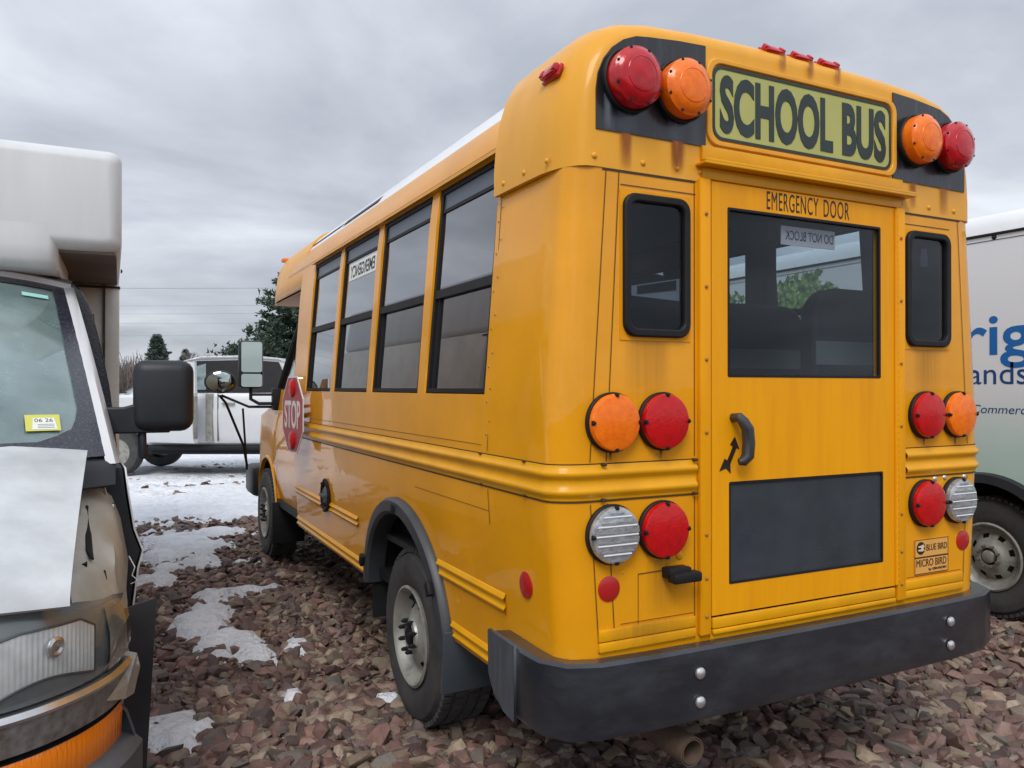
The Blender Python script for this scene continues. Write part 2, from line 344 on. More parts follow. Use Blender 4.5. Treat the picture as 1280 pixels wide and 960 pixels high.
# snow lying between the stones: patches near, a broad sheet beyond
BLOBS = [(-1.66, 6.45, .36, .85, .1), (-1.9, 6.0, .2, .35, 0), (-1.25, 7.0, .3, .25, 0), (-1.74, 3.45, .19, .68, -.1), (-1.6, 3.1, .10, .40, .2), (-1.62, 4.25, .13, .25, 0), (-2.1, 1.75, .17, .22, 0), (-1.47, 1.98, .06, .07, 0),
         (-1.38, 4.3, .22, .10, .3), (-2.3, 3.0, .2, .4, 0), (-2.0, 5.0, .2, .25, 0), (-2.7, 4.6, .5, .7, 0), (-3.3, 7.2, .8, .6, 0), (-1.25, 2.75, .1, .1, 0), (-1.05, 1.75, .09, .06, 0), (-1.9, 5.4, .13, .2, 0),
         (4.6, 3.5, .3, .6, 0), (-5.2, 3.2, 1.1, .9, .2), (-5.0, 6.5, 1.5, 1.4, 0), (-4.6, 1.0, .5, .9, 0)]
def snow(x, y):
    v = -1.0
    nz = noise.noise((x * 2.3, y * 2.3, 0)) * .5 + noise.noise((x * 6.1, y * 6.1, 4)) * .3 + noise.noise((x * 15, y * 15, 8)) * .55
    for cx, cy, a, b, rot in BLOBS:
        dx, dy = x - cx, y - cy
        if abs(dx) > 2 * a + .3 or abs(dy) > 2 * b + .3: continue
        c, s_ = math.cos(rot), math.sin(rot); u = (dx * c + dy * s_) / a; w = (-dx * s_ + dy * c) / b
        v = max(v, .95 - math.sqrt(u * u + w * w) + nz * 1.25)
    if y > 6.5:
        edge = (y - 8.1 - .35 * math.sin(x * 1.3) + (0 if x < 0 else .45 * x)) * 1.2
        band = -.75 * math.exp(-((y - 12.0 - .25 * x) / .55) ** 2) - .35 * math.exp(-((y - 14.6) / .5) ** 2)
        ns = noise.noise((x * .9, y * 3.4, 2.5)) * .75 + noise.noise((x * 2.6, y * 7, 5.5)) * .45
        v = max(v, min(edge, .62) + band + nz * 1.1 + ns)
    return v
mb = MB(); ST = .05; SV = {}
def sv(i, j):
    if (i, j) not in SV:
        x, y = i * ST, j * ST; v = snow(x, y); SV[i, j] = (v, x, y)
    return SV[i, j]
VV = {}
def svert(i, j):
    if (i, j) not in VV:
        v, x, y = sv(i, j); h = GZ - .03 + hz(x, y) + max(-.03, min(.062, .02 + .10 * v)) + .012 * noise.noise((x * 5, y * 5, 9))
        VV[i, j] = mb.bm.verts.new((x, y, h))
    return VV[i, j]
for i in range(int(-7 / ST), int(5.5 / ST)):
    for j in range(int(.8 / ST), int(20 / ST)):
        if max(sv(i, j)[0], sv(i + 1, j)[0], sv(i, j + 1)[0], sv(i + 1, j + 1)[0]) > -.05:
            mb._f([svert(i, j), svert(i + 1, j), svert(i + 1, j + 1), svert(i, j + 1)])
tag(mk('snow', mb, M['snow'], smooth=80), kind='structure')

# crushed stones
def hull(seed):
    r = np.random.default_rng(seed); b = bmesh.new()
    for p in r.normal(size=(21, 3)):
        p = p / np.linalg.norm(p) * r.uniform(.84, 1.08); b.verts.new((p[0] * 1.15, p[1] * .85, p[2] * .52))
    h = bmesh.ops.convex_hull(b, input=b.verts); bmesh.ops.delete(b, geom=[v for v in b.verts if not v.link_faces], context='VERTS')
    bmesh.ops.triangulate(b, faces=b.faces); bmesh.ops.recalc_face_normals(b, faces=b.faces); b.verts.index_update()
    A = np.array([v.co[:] for v in b.verts]); F = np.array([[v.index for v in f.verts] for f in b.faces]); b.free(); return A, F
VAR = [hull(100 + k) for k in range(12)]
f2 = np.array([FW.x, FW.y]); f2 /= np.linalg.norm(f2); r2 = np.array([RT.x, RT.y]); c2 = np.array([CAM.x, CAM.y])
PAL = np.array([(.115, .062, .055), (.085, .046, .044), (.15, .085, .070), (.14, .115, .085), (.19, .15, .10), (.10, .09, .082), (.07, .05, .05), (.16, .10, .085), (.125, .066, .056), (.21, .17, .13), (.12, .075, .072)])
cov, fof, colr, voff = [], [], [], 0
pos = []
for d1, d2, nn, s1, s2 in ((1.0, 2.3, 7500, .011, .060), (2.3, 4.2, 20000, .012, .072), (4.2, 7, 23000, .016, .066), (7, 11, 16000, .025, .06), (11, 17, 5000, .04, .08)):
    d = np.sqrt(RNG.uniform(d1 * d1, d2 * d2, nn)); lat = RNG.uniform(-.95, 1.02, nn) * d
    sz = s1 + (s2 - s1) * RNG.random(nn) ** 2.8
    for k in range(nn): pos.append((*(c2 + f2 * d[k] + r2 * lat[k]), sz[k]))
for x, y, s_ in pos:
    sn = snow(x, y) if y > .8 else -1
    if sn > .10 + .25 * random.random() and random.random() < .955: continue
    if 3.15 < x and y > 4: continue
    A, F = VAR[random.randrange(12)]
    a, bb, cc = RNG.uniform(0, 6.28), RNG.normal(0, .35), RNG.normal(0, .35)
    Rm = np.array(Matrix.Rotation(a, 3, 'Z') @ Matrix.Rotation(bb, 3, 'X') @ Matrix.Rotation(cc, 3, 'Y'))
    P = (A * (s_ * RNG.uniform(.8, 1.25, 3))) @ Rm.T
    P += (x, y, GZ - .03 + hz(x, y) + s_ * RNG.uniform(.0, .45))
    cov.append(P); fof.append(F + voff); voff += len(P)
    c = PAL[RNG.integers(len(PAL))] * RNG.uniform(.95, 1.9) * np.array((1.14, 1.0, .90)); c = c * .70 + c.mean() * .30 * np.array((1.06, 1.0, .93)); colr.append(np.tile((*c, 1), (len(P), 1)))
co = np.concatenate(cov); fa = np.concatenate(fof); cl = np.concatenate(colr)
me = bpy.data.meshes.new('gravel'); me.vertices.add(len(co)); me.vertices.foreach_set('co', co.ravel())
me.loops.add(fa.size); me.loops.foreach_set('vertex_index', fa.ravel()); me.polygons.add(len(fa)); me.polygons.foreach_set('loop_start', np.arange(0, fa.size, 3))
ca = me.color_attributes.new('tint', 'FLOAT_COLOR', 'POINT'); ca.data.foreach_set('color', cl.ravel())
me.update(calc_edges=True); me.validate(); me.shade_flat()
me.materials.append(mat('stone', (.12, .08, .07), .58, spec=.45, attr='tint', var=.35, vscale=22, bump=.35, bscale=70, bdist=.006))
gv = bpy.data.objects.new('gravel', me); COL.objects.link(gv); tag(gv, 'loose red brown crushed stones covering the yard', 'gravel', kind='stuff')

# ================================================================== wheels
def wheel(root, name, c, out, Rt=.40, wd=.25, Rr=.224, spin=0, holes=8, hub=True):
    """out: +-1, direction of the outer face along x (world axes)"""
    c = Vector(c); ax = Vector(out)
    mb = MB(); h = wd / 2
    mb.lathe([(Rr, -h), (Rr + .05, -h), (Rt - .06, -h - .005), (Rt - .02, -h + .02), (Rt, -h + .05), (Rt + .004, 0), (Rt, h - .05), (Rt - .02, h - .02), (Rt - .03, h - .003), (Rt - .06, h + .005), (Rt - .09, h + .008), (Rr + .05, h), (Rr + .015, h - .008), (Rr, h - .02), (Rr, -h)], c, ax, 56)
    # tread blocks
    a = Z3; b = ax.cross(a)
    for k in range(60):
        t = 2 * math.pi * k / 60
        for o_ in (-.085, -.03, .03, .085):
            t2 = t + (.05 if o_ in (-.03, .085) else 0); rad = a * math.cos(t2) + b * math.sin(t2); tan = -a * math.sin(t2) + b * math.cos(t2)
            p = c + ax * o_ * wd / .25 + rad * (Rt - .002)
            M4 = Matrix.Translation(p) @ Matrix((ax, tan, rad)).transposed().to_4x4()
            mb.box((-.022, -.015, -.01), (.022, .015, .012), M4=M4)
    ty = mk(name, mb, M['tyre'], root, smooth=30)
    mb = MB(); n = 40
    mb.lathe([(Rr + .004, h - .015), (Rr + .012, h + .002), (Rr, h + .008), (Rr - .012, h - .002), (Rr - .022, h - .03), (Rr - .04, h - .055), (Rr - .06, h - .06)], c, ax, n)
    # disc with hand holes
    rings = [Rr - .06, Rr - .068, Rr - .095, Rr - .115, .085]
    hts = [h - .06, h - .052, h - .035, h - .028, h - .012]
    vs = [[mb.bm.verts.new(c + ax * hts[i] + rings[i] * (a * math.cos(2 * math.pi * k / n + spin) + b * math.sin(2 * math.pi * k / n + spin))) for k in range(n)] for i in range(5)]
    per = n // holes
    for i in range(4):
        for k in range(n):
            if i == 1 and k % per in (1, 2) : continue
            mb._f([vs[i][k], vs[i][(k + 1) % n], vs[i + 1][(k + 1) % n], vs[i + 1][k]])
    mb.lathe([(.085, h - .012), (.08, h + .0), (.062, h + .004), (.058, h - .012)], c, ax, 24)
    mk('rim', mb, M['rim'], ty, smooth=40)
    mb = MB(); mb.lathe([(Rr - .02, h - .10), (0, h - .10)], c, ax, 24); mk('brake_drum', mb, M['rust'], ty)
    mb = MB(); mb.lathe([(.046, h - .02), (.044, h + .006), (.036, h + .012), (.0, h + .014)], c, ax, 20); mk('hub', mb, M['black' if hub else 'rim'], ty)
    mb = MB()
    for k in range(8):
        t = 2 * math.pi * (k + .5) / 8; p = c + ax * (h - .012) + .073 * (a * math.cos(t) + b * math.sin(t))
        mb.lathe([(.011, 0), (.011, .034), (.006, .044), (0, .045)], p, ax, 6)
    mk('lug_nut', mb, M['black' if hub else 'rust'], ty)
    return ty

# ================================================================== SCHOOL BUS
bus = thing('school_bus', (0, 0, GZ), 0, 'short yellow school bus with a STOP arm in the middle of the stony yard', 'school bus')
RR = .12; RY = .08
ZW = [.45, .657, 1.138, 1.27, 1.478, 2.215, 2.39]; WW = [1.028, 1.038, 1.07, 1.072, 1.068, 1.012, .990]
def wz(z): return float(np.interp(z, ZW, WW))
ARC_C, ARC_Z, ARC_R = 1.535, .36, .575
def arch(y):
    q = ARC_R ** 2 - (y - ARC_C) ** 2
    return ARC_Z + math.sqrt(q) if q > 0 else 0
WIN = [(.535, 1.17), (1.26, 1.98), (2.065, 2.79), (2.87, 3.59)]; WZ0, WZ1 = 1.478, 2.388
BF = 4.02                                     # front end of the passenger body
ROWS = [.45, .62, .645, .7, .86, 1.0, 1.138, 1.262, 1.478, 1.6725, 1.9, 2.138, 2.215, 2.388]
def upath():
    C = []
    side = sorted({RY, .18, .30, .40, .5, .535, .75} | {round(ARC_C + ARC_R * math.cos(R(a)), 3) for a in range(0, 181, 9)} | {v for w in WIN for v in w} | {BF, 3.3, 2.4}, reverse=True)
    C += [(-1, 'y', y) for y in side]
    C += [(-1, 'c', a) for a in (75, 60, 45, 30, 15)]
    C += [(0, 'x', x) for x in (-1.0, -.8199, -.5545, -.462, -.2, 0, .25, .484, .5545, .8199, 1.0)]
    C += [(1, 'c', a) for a in (15, 30, 45, 60, 75)]
    C += [(1, 'y', y) for y in side[::-1]]
    return C
def upt(c, z, off=0):
    s_, k, v = c; w = wz(z) + off
    if k == 'y': return Vector((s_ * w, v, z))
    if k == 'c': return Vector((s_ * (w - RR + RR * math.sin(R(v)) - off + off * math.sin(R(v))), RY * (1 - math.cos(R(v))) - off * math.cos(R(v)), z))
    x = v if abs(v) < .95 else math.copysign(w - off - RR, v)
    return Vector((x, -off, z))
cols = upath(); mb = MB(); VG = {}
def zbot(c):
    s_, k, v = c
    if k == 'y' and v >= .40: return max(.45, arch(v) if abs(v - ARC_C) < ARC_R else 0)
    return .62
def ztop(c):
    return 2.388 if (c[1] == 'y' and c[2] >= .5) else 2.215
def gv_(ci, ri):
    c = cols[ci]; z = min(max(ROWS[ri], zbot(c)), ztop(c)); key = (ci, round(z, 4))
    if key not in VG: VG[key] = mb.bm.verts.new(upt(c, z))
    return VG[key]
for ci in range(len(cols) - 1):
    a, b = cols[ci], cols[ci + 1]
    for ri in range(len(ROWS) - 1):
        z0, z1 = ROWS[ri], ROWS[ri + 1]; zm = (z0 + z1) / 2
        if a[1] == 'y' and b[1] == 'y':
            ym = (a[2] + b[2]) / 2
            if WZ0 < zm < WZ1 and any(p < ym < q for p, q in WIN): continue
        if a[1] == 'x' and b[1] == 'x':
            xm = (a[2] + b[2]) / 2
            if -.462 < xm < .484: continue
            if 1.6725 < zm < 2.138 and .5545 < abs(xm) < .8199: continue
        q = []
        for v in (gv_(ci, ri), gv_(ci + 1, ri), gv_(ci + 1, ri + 1), gv_(ci, ri + 1)):
            if v not in q: q.append(v)
        if len(q) >= 3: mb._f(q)
body = mk('body_shell', mb, [M['yellow'], M['lining']], bus, smooth=30, solid=.035, recalc=True)
body['label'] = 'yellow painted metal body panels with window openings'

# roof: yellow rail band then white skin
PROF = [(.990, 2.385), (.985, 2.43), (.972, 2.49), (.945, 2.552), (.93, 2.575), (.88, 2.642), (.79, 2.700), (.65, 2.735), (.45, 2.752), (.22, 2.762), (0, 2.766)]
def archpts(prof): return [(-x, z) for x, z in prof] + [(x, z) for x, z in prof[::-1][1:]]
AP = archpts(PROF)
for nm, sel, m_ in (('roof_rail', [p for p in PROF if p[1] <= 2.56], 'yellow'),):
    mb = MB()
    for s_ in (-1, 1): mb.loft([[(s_ * x, y, z) for x, z in sel] for y in (.47, 1.5, 2.7, 3.8, 4.75)])
    o = mk(nm, mb, [M[m_], M['lining']], bus, solid=.03)
    o['label'] = 'yellow strip above the side windows'
mb = MB(); mb.loft([[(x, y, z) for x, z in AP if z >= 2.55] for y in (.45, 1.5, 2.7, 3.8, 4.75)])
o = mk('roof', mb, [M['white_roof'], M['ceiling_in']], bus, solid=.03); o['label'] = 'white painted roof'
mb = MB()
for y0, y1, k in ((2.3, 3.1, .0), (3.15, 4.1, .01), (4.05, 4.6, .015)):
    mb.loft([[(-x - .004, y, z + .004) for x, z in ((.93 - k, 2.577 + k), (.90 - k, 2.607 + k), (.885, 2.625))] for y in np.linspace(y0, y1, 6)])
mk('roof_tape', mb, M['tape'], bus)['label'] = 'peeling dark tape along the roof edge'

# fibreglass caps
def inset(poly, d):
    n = len(poly); out_ = []
    for i in range(n):
        p0, p1, p2 = Vector(poly[max(i - 1, 0)]), Vector(poly[i]), Vector(poly[min(i + 1, n - 1)])
        t = (p2 - p0).normalized(); nn = Vector((t.y, -t.x))
        q = p1 + nn * d
        if i in (0, n - 1): q.y = p1.y
        out_.append((q.x, q.y))
    return out_
CP = [(1.036, 2.212), (1.036, 2.30), (1.028, 2.40), (1.012, 2.49), (.985, 2.575), (.94, 2.65), (.88, 2.705), (.80, 2.742), (.68, 2.764), (.50, 2.776), (.3, 2.782), (0, 2.785)]
CA = archpts(CP)
def cap(name, y0, sgn, lab, zlow=None):
    pts = [(x, max(z, zlow) if zlow else z) for x, z in CA]
    mb = MB()
    R_ = [(.52, 0), (.30, 0), (.17, .002), (.11, .010), (.07, .022), (.04, .038), (.015, .058), (.002, .078), (-.002, .10)]
    rs = mb.loft([[(x, y0 + sgn * dy, z) for x, z in inset(pts, d)] for dy, d in R_])
    mb._f(rs[-1])
    bmesh.ops.triangulate(mb.bm, faces=[f for f in mb.bm.faces if len(f.verts) > 4])
    return mk(name, mb, [M['yellow_cap'], M['ceiling_in']], bus, smooth=50, solid=.02)
cap('rear_cap', 0, 1, '')['label'] = 'faded yellow moulded rear roof cap'
# front cap over the cab
mb = MB()
FP = [(.985, 2.27)] + [(x * .965, z - .015) for x, z in CP if z > 2.29]
FA = archpts(FP)
rs = mb.loft([[(x, y, z) for x, z in inset(FA, d)] for y, d in ((4.0, .002), (4.62, 0), (5.15, .0), (5.32, .03), (5.42, .09), (5.46, .17))]); mb._f(rs[-1])
mk('front_cap', mb, [M['yellow_cap'], M['lining']], bus, smooth=50, solid=.02)['label'] = 'yellow roof cap reaching over the driver cab'
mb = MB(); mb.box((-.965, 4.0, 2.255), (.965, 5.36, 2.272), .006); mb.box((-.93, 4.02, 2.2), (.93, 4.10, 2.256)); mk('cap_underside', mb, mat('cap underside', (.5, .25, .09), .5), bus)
mb = MB()
for y_, x_ in ((5.30, -.86),): mb.box((x_ - .05, y_ - .03, 2.655), (x_ + .04, y_ + .05, 2.69), .01)
mk('front_marker_lamp', mb, mat('amber marker', (.75, .16, .02), .3), bus)

# rear black lamp panels on the cap, sign, marker lamps
def black_panel(s_):
    P = [(.478, 2.334), (.925, 2.332), (.925, 2.46)] + [(.925 - .21 * (1 - math.cos(R(a))), 2.46 + .205 * math.sin(R(a))) for a in (15, 30, 45, 60, 75, 90)] + [(.60, 2.676), (.478, 2.682)]
    mb = MB(); mb.prism([(s_ * x, z) for x, z in P], (0, -.0065, 0), X3, Z3, (0, .005, 0)); return mk('lamp_panel', mb, M['blackgloss'], bus)
pL, pR = black_panel(-1), black_panel(1)
def warning_lamp(x, z, m_, par, nm):
    mb = MB(); mb.lathe([(.104, 0), (.106, .022), (.101, .026), (.096, .022), (.096, 0)], (x, -.006, z), -Y3, 36); b = mk(nm, mb, M['black'], par)
    mb = MB(); mb.lathe([(.095, 0), (.097, .045), (.095, .062), (.086, .068), (.083, .072), (.065, .080), (.035, .086), (0, .088)], (x, -.008, z), -Y3, 40)
    # ribs of the lens
    mb.lathe([(.058, .081), (.057, .0825), (.055, .0835), (.054, .082)], (x, -.008, z), -Y3, 32)
    mk('lens', mb, M[m_], b)
    mb = MB()
    for k in range(8):
        t = R(22 + 45 * k); mb.lathe([(.0055, 0), (.005, .003), (0, .0035)], (x + .0895 * math.cos(t), -.073, z + .0895 * math.sin(t)), -Y3, 8)
    mk('lens_screw', mb, M['black'], b)
for s_, p in ((-1, pL), (1, pR)):
    warning_lamp(s_ * .803, 2.500, 'red_dome', bus, 'red_warning_lamp'); warning_lamp(s_ * .598, 2.499, 'amber_lens', bus, 'amber_warning_lamp')
mb = MB(); ring_prism(mb, rrect(-.475, 2.343, .495, 2.648, .05), rrect(-.452, 2.360, .472, 2.631, .045), (0, -.012, 0), X3, Z3, (0, .013, 0)); mk('sign_recess', mb, M['yellow_cap'], bus, bev=.004)
mb = MB(); mb.prism(rrect(-.447, 2.366, .465, 2.626, .04), (0, -.005, 0), X3, Z3, (0, .004, 0)); sg = mk('sign_plate', mb, M['sign_face'], bus)
mb = MB(); ring_prism(mb, rrect(-.447, 2.366, .465, 2.626, .04), rrect(-.437, 2.376, .455, 2.616, .035), (0, -.0075, 0), X3, Z3, (0, .002, 0)); mk('sign_border', mb, M['sign_ink'], sg)
mb = MB()
text_mb(mb, 'SCHOOL', (-.415, -.0055, 2.392), X3, Z3, .555, .206, bold=.038, depth=.002)
text_mb(mb, 'BUS', (.19, -.0055, 2.392), X3, Z3, .245, .206, bold=.038, depth=.002)
mk('sign_lettering', mb, M['sign_ink'], sg, smooth=0)
def marker(c, rot):
    mb = MB(); M4 = Matrix.Translation(c) @ rot
    mb.box((-.052, -.024, -.012), (.052, .024, .003), .005, M4=M4); mb.box((-.047, -.020, .0), (.047, .019, .019), .008, M4=M4); mb.box((-.05, -.012, .0), (-.028, .013, .023), .005, M4=M4); mb.box((.028, -.012, .0), (.05, .013, .023), .005, M4=M4)
    return mk('marker_lamp', mb, M['red_dome'], bus)
for x in (-.125, .018, .160): marker((x, .040, 2.744), Matrix.Rotation(R(48), 4, 'X'))
marker((-1.000, .15, 2.548), Matrix.Rotation(R(90), 4, 'Z') @ Matrix.Rotation(R(-62), 4, 'Y') @ Matrix.Rotation(R(-15), 4, 'Z') if 0 else Matrix.Rotation(R(-65), 4, 'Y') @ Matrix.Rotation(R(90), 4, 'Z'))
# cap screws and lower lip
mb = MB()
for x in (-.93, -.74, -.60, -.50, .53, .70, .86): mb.dome((x, -.002, 2.245), .011, -Y3, .007)
for y in (.12, .28, .44): mb.dome((-1.036, y, 2.245), .010, -X3, .007); mb.dome((1.036, y, 2.245), .010, X3, .007)
mk('cap_screw', mb, M['yellow_cap'], bus)
# drip ledge above the door
mb = MB(); mb.box((-.50, -.016, 2.285), (.525, .01, 2.335), .004); mb.box((-.52, -.055, 2.262), (.555, .0, 2.272), .003); mb.box((-.52, -.055, 2.270), (.555, -.05, 2.281), .002); mb.box((-.495, -.012, 2.222), (.52, .0, 2.262), .003)
mk('drip_ledge', mb, M['yellow_trim'], bus)
# dark seam lines (thin flat strips along the panel joints)
mb = MB()
def seam(p, q, wdt=.0032, nrm=(0, -1, 0)):
    p = Vector(p); q = Vector(q); t = (q - p).normalized(); nn = Vector(nrm).normalized(); s_ = t.cross(nn) * wdt / 2
    mb.poly([p - s_ + nn * .0025, q - s_ + nn * .0025, q + s_ + nn * .0025, p + s_ + nn * .0025])
for s_ in (-1, 1):
    seam((s_ * .885, 0, 2.205), (s_ * .947, 0, 1.265)); seam((s_ * .945, 0, 1.13), (s_ * .912, 0, .65))
    if s_ < 0: seam((-.835, 0, 2.205), (-.885, 0, 1.265)); seam((-.88, 0, 1.13), (-.85, 0, .65))
    seam((s_ * .9, 0, 2.208), (s_ * .52, 0, 2.208), .007)
    seam((s_ * .83, 0, 2.165), (s_ * .52, 0, 2.165), .003)
    for z0, z1 in ((1.27, 2.2), (.65, 1.13)): seam((s_ * .535 + .01, 0, z0), (s_ * .535 + .01, 0, z1), .003)
seam((-.76, 0, .89), (-.55, 0, .895), .003); seam((-.76, 0, .89), (-.76, 0, .72), .002); seam((-.83, 0, .735), (-.53, 0, .735), .002); seam((.56, 0, .735), (.9, 0, .735), .002)
for z0, z1 in ((1.27, 2.21), (1.0, 1.13)): seam((-wz(z0), .5, z0), (-wz(z1), .5, z1), .004, (-1, 0, 0))
seam((-wz(2.405), .55, 2.42), (-wz(2.405), 4.6, 2.42), .003, (-1, 0, .2))
seam((-wz(1.29), 3.98, 1.29), (-wz(1.29), .55, 1.29), .002, (-1, 0, 0)); seam((-wz(1.05), .5, 1.05), (-wz(1.05), 1.3, 1.05), .002, (-1, 0, 0))
mk('panel_seams', mb, M['line'], bus, smooth=0)
mb = MB()
for z in (1.33, 1.45, 1.58, 1.72, 1.86, 2.0, 2.12):
    mb.dome((-wz(z), .515, z), .0055, -X3, .003); mb.dome((-wz(z), .485, z + .05), .0045, -X3, .003)
for x in (-.487, .507):
    for z in (.72, .85, 1.0, 1.35, 1.6, 1.85, 2.1): mb.dome((x, -.021, z), .007, -Y3, .004)
mk('rivet', mb, mat('dull rivets', (.35, .17, .03), .5), bus)

# ---- sweeps round the body: belt rails and skirt mouldings
def sweep(name, path, prof, m_):
    mb = MB(); mb.loft([[upt(c, z, off) for off, z in prof] for c in path]); return mk(name, mb, m_, bus, smooth=50)
def ribs(z0, z1, h=.017, n=2):
    P = [(.0005, z0)]; st = (z1 - z0) / n
    for k in range(n):
        a = z0 + k * st
        P += [(.004, a + .002), (.005, a + st * .22), (h * .8, a + st * .34), (h, a + st * .5), (h * .85, a + st * .62), (.006, a + st * .74), (.004, a + st - .002)]
    return P + [(.0005, z1)]
ARN = [(0, 'x', x) for x in (-.522, -.7, -.85)] + [(0, 'x', -1.0)] + [(-1, 'c', a) for a in (15, 30, 45, 60, 75)]
left_path = ARN + [(-1, 'y', y) for y in (RY, .2, .5, 1.5, 2.5, 3.3, BF)]
right_path = [(0, 'x', x) for x in (.548, .7, .85)] + [(0, 'x', 1.0)] + [(1, 'c', a) for a in (15, 30, 45, 60, 75)] + [(1, 'y', y) for y in (RY, .5, 2, BF)]
for pth in (left_path, right_path):
    for z_ in (1.139, 1.2585): sweep('rail_seam', pth, [(.001, z_ - .0022), (.0028, z_ - .0022), (.0028, z_ + .0022), (.001, z_ + .0022)], M['line'])
    sweep('belt_rail', pth, ribs(1.142, 1.258), M['yellow_trim'])
for s_ in (-1, 1):
    for y0, y1, z0, z1 in ((.40, 1.06, .688, .765), (.40, .93, .455, .53), (2.15, 4.0, .455, .53), (2.3, 4.0, .70, .765)):
        sweep('skirt_moulding', [(s_, 'y', y) for y in np.linspace(y0, y1, 4)], ribs(z0, z1, .013), M['yellow_trim'])
mb = MB()
for s_ in (-1, 1):
    mb.box((s_ * .716 - .20, -.012, .655), (s_ * .716 + .19, .002, .685), .004); mb.box((s_ * .716 - .20, -.010, .688), (s_ * .716 + .19, .002, .725), .004)
mb.box((-.462, -.006, .600), (.484, .012, .654)); mb.box((-.455, -.018, .652), (.478, .0, .668), .004); mb.box((-.455, -.014, .670), (.478, .0, .708), .005)
mk('rear_sill_trim', mb, M['yellow_trim'], bus)
mb = MB()
for y in (.55, .2): mb.box((-1.083, y - .008, 1.139), (-1.070, y + .008, 1.147), .002); mb.box((-1.083, y - .008, 1.253), (-1.070, y + .008, 1.261), .002)
for x in (-.9, -.53): mb.box((x - .008, -.02, 1.138), (x + .008, .0, 1.148), .003); mb.box((x - .008, -.02, 1.252), (x + .008, 0, 1.262), .003)
mk('rail_clip', mb, M['line'], bus)

# ---- door frame posts, door
mb = MB()
mb.box((-.512, -.018, .655), (-.464, .01, 2.222), .005); mb.box((.486, -.018, .655), (.536, .01, 2.222), .005)
mk('door_frame', mb, M['yellow_rear'], bus)
mb = MB(); ring_prism(mb, [(-.468, .70), (.49, .70), (.49, 2.226), (-.468, 2.226)], [(-.43, .74), (.45, .74), (.45, 2.19), (-.43, 2.19)], (0, .006, 0), X3, Z3, (0, .02, 0)); mk('door_gasket', mb, M['black'], bus)
DX0, DX1, DZ0, DZ1 = -.457, .478, .716, 2.216
us = [DX0, -.3845, -.3787, .393, .404, DX1]; vs_ = [DZ0, .8195, 1.171, 1.5416, 2.1316, DZ1]
mb = MB(); GVd = {}
def dv(i, j):
    if (i, j) not in GVd: GVd[i, j] = mb.bm.verts.new((us[i], -.012, vs_[j]))
    return GVd[i, j]
for i in range(5):
    for j in range(5):
        if (j == 1 and 2 <= i <= 3) or (j == 3 and 1 <= i <= 2): continue
        mb._f([dv(i, j), dv(i + 1, j), dv(i + 1, j + 1), dv(i, j + 1)])
# orient outward (-y) then thicken inward
door = mk('emergency_door', mb, [M['yellow_rear'], M['lining']], bus, smooth=0, solid=.03, recalc=False)
mb = MB(); mb.box((-.3845, -.002, 1.5416), (.393, .0035, 2.1316)); mk('door_window', mb, M['glass_rear'], door)
mb = MB(); ring_prism(mb, rrect(-.3865, 1.5396, .395, 2.1336, .004, 1), rrect(-.378, 1.548, .3865, 2.125, .004, 1), (0, -.0135, 0), X3, Z3, (0, .012, 0)); mk('window_seal', mb, M['black'], door)
mb = MB(); mb.box((-.3787, -.006, .8195), (.404, .0, 1.171)); mk('lower_panel', mb, M['panel_glass'], door)
mb = MB(); ring_prism(mb, rrect(-.381, .817, .4065, 1.1735, .004, 1), rrect(-.374, .824, .3995, 1.1665, .004, 1), (0, -.0135, 0), X3, Z3, (0, .01, 0)); mk('panel_seal', mb, M['black'], door)
mb = MB(); text_mb(mb, 'EMERGENCY', (-.203, -.0122, 2.145), X3, Z3, .258, .066, bold=0, depth=.001, spacing=1.12); text_mb(mb, 'DOOR', (.083, -.0122, 2.145), X3, Z3, .137, .066, bold=0, depth=.001, spacing=1.12); mk('door_lettering', mb, M['ink'], door, smooth=0)
mb = MB(); mb.tube([(-.363, -.012, 1.398), (-.363, -.045, 1.40), (-.352, -.052, 1.385), (-.335, -.055, 1.36), (-.33, -.055, 1.31), (-.335, -.055, 1.265), (-.352, -.05, 1.247), (-.366, -.045, 1.245)], [.016, .017, .02, .022, .022, .022, .018, .012], 10)
hd = mk('door_handle', mb, mat('dark cast handle', (.07, .07, .075), .35, metal=.6), door)
mb = MB(); AR = [(0, .065), (.028, .035), (.012, .037), (-.022, -.03), (-.018, -.055), (-.036, -.035), (-.062, -.045), (-.038, -.022), (-.03, -.02), (.0, .036), (-.018, .04)]
AR = [(.006, .06), (.026, .018), (.013, .022), (-.014, -.030), (-.012, -.062), (-.032, -.044), (-.060, -.052), (-.038, -.012), (-.026, -.018), (-.002, .028), (-.014, .034)]
mb.prism([(x * 1.05 - .362, z * 1.05 + 1.268) for x, z in AR], (0, -.0145, 0), X3, Z3, (0, .002, 0)); mk('arrow_decal', mb, M['ink'], door, smooth=0)
mb = MB(); mb.tube([(.481, -.016, .72), (.481, -.016, 2.21)], .007, 8)
for k in range(60): mb.dome((.487, -.02, .74 + k * .0245), .004, (0.4, -1, 0), .003, 6)
mk('hinge', mb, M['yellow_rear'], door)
mb = MB(); mb.box((-.09, .03, 2.035), (.19, .034, 2.105)); st = mk('notice_sign', mb, mat('pale pink notice', (.62, .55, .58), .6), door)
mb = MB(); text_mb(mb, 'DO NOT BLOCK', (.18, .0285, 2.055), -X3, Z3, .25, .035, depth=0); mk('notice_lettering', mb, M['ink'], st, smooth=0)

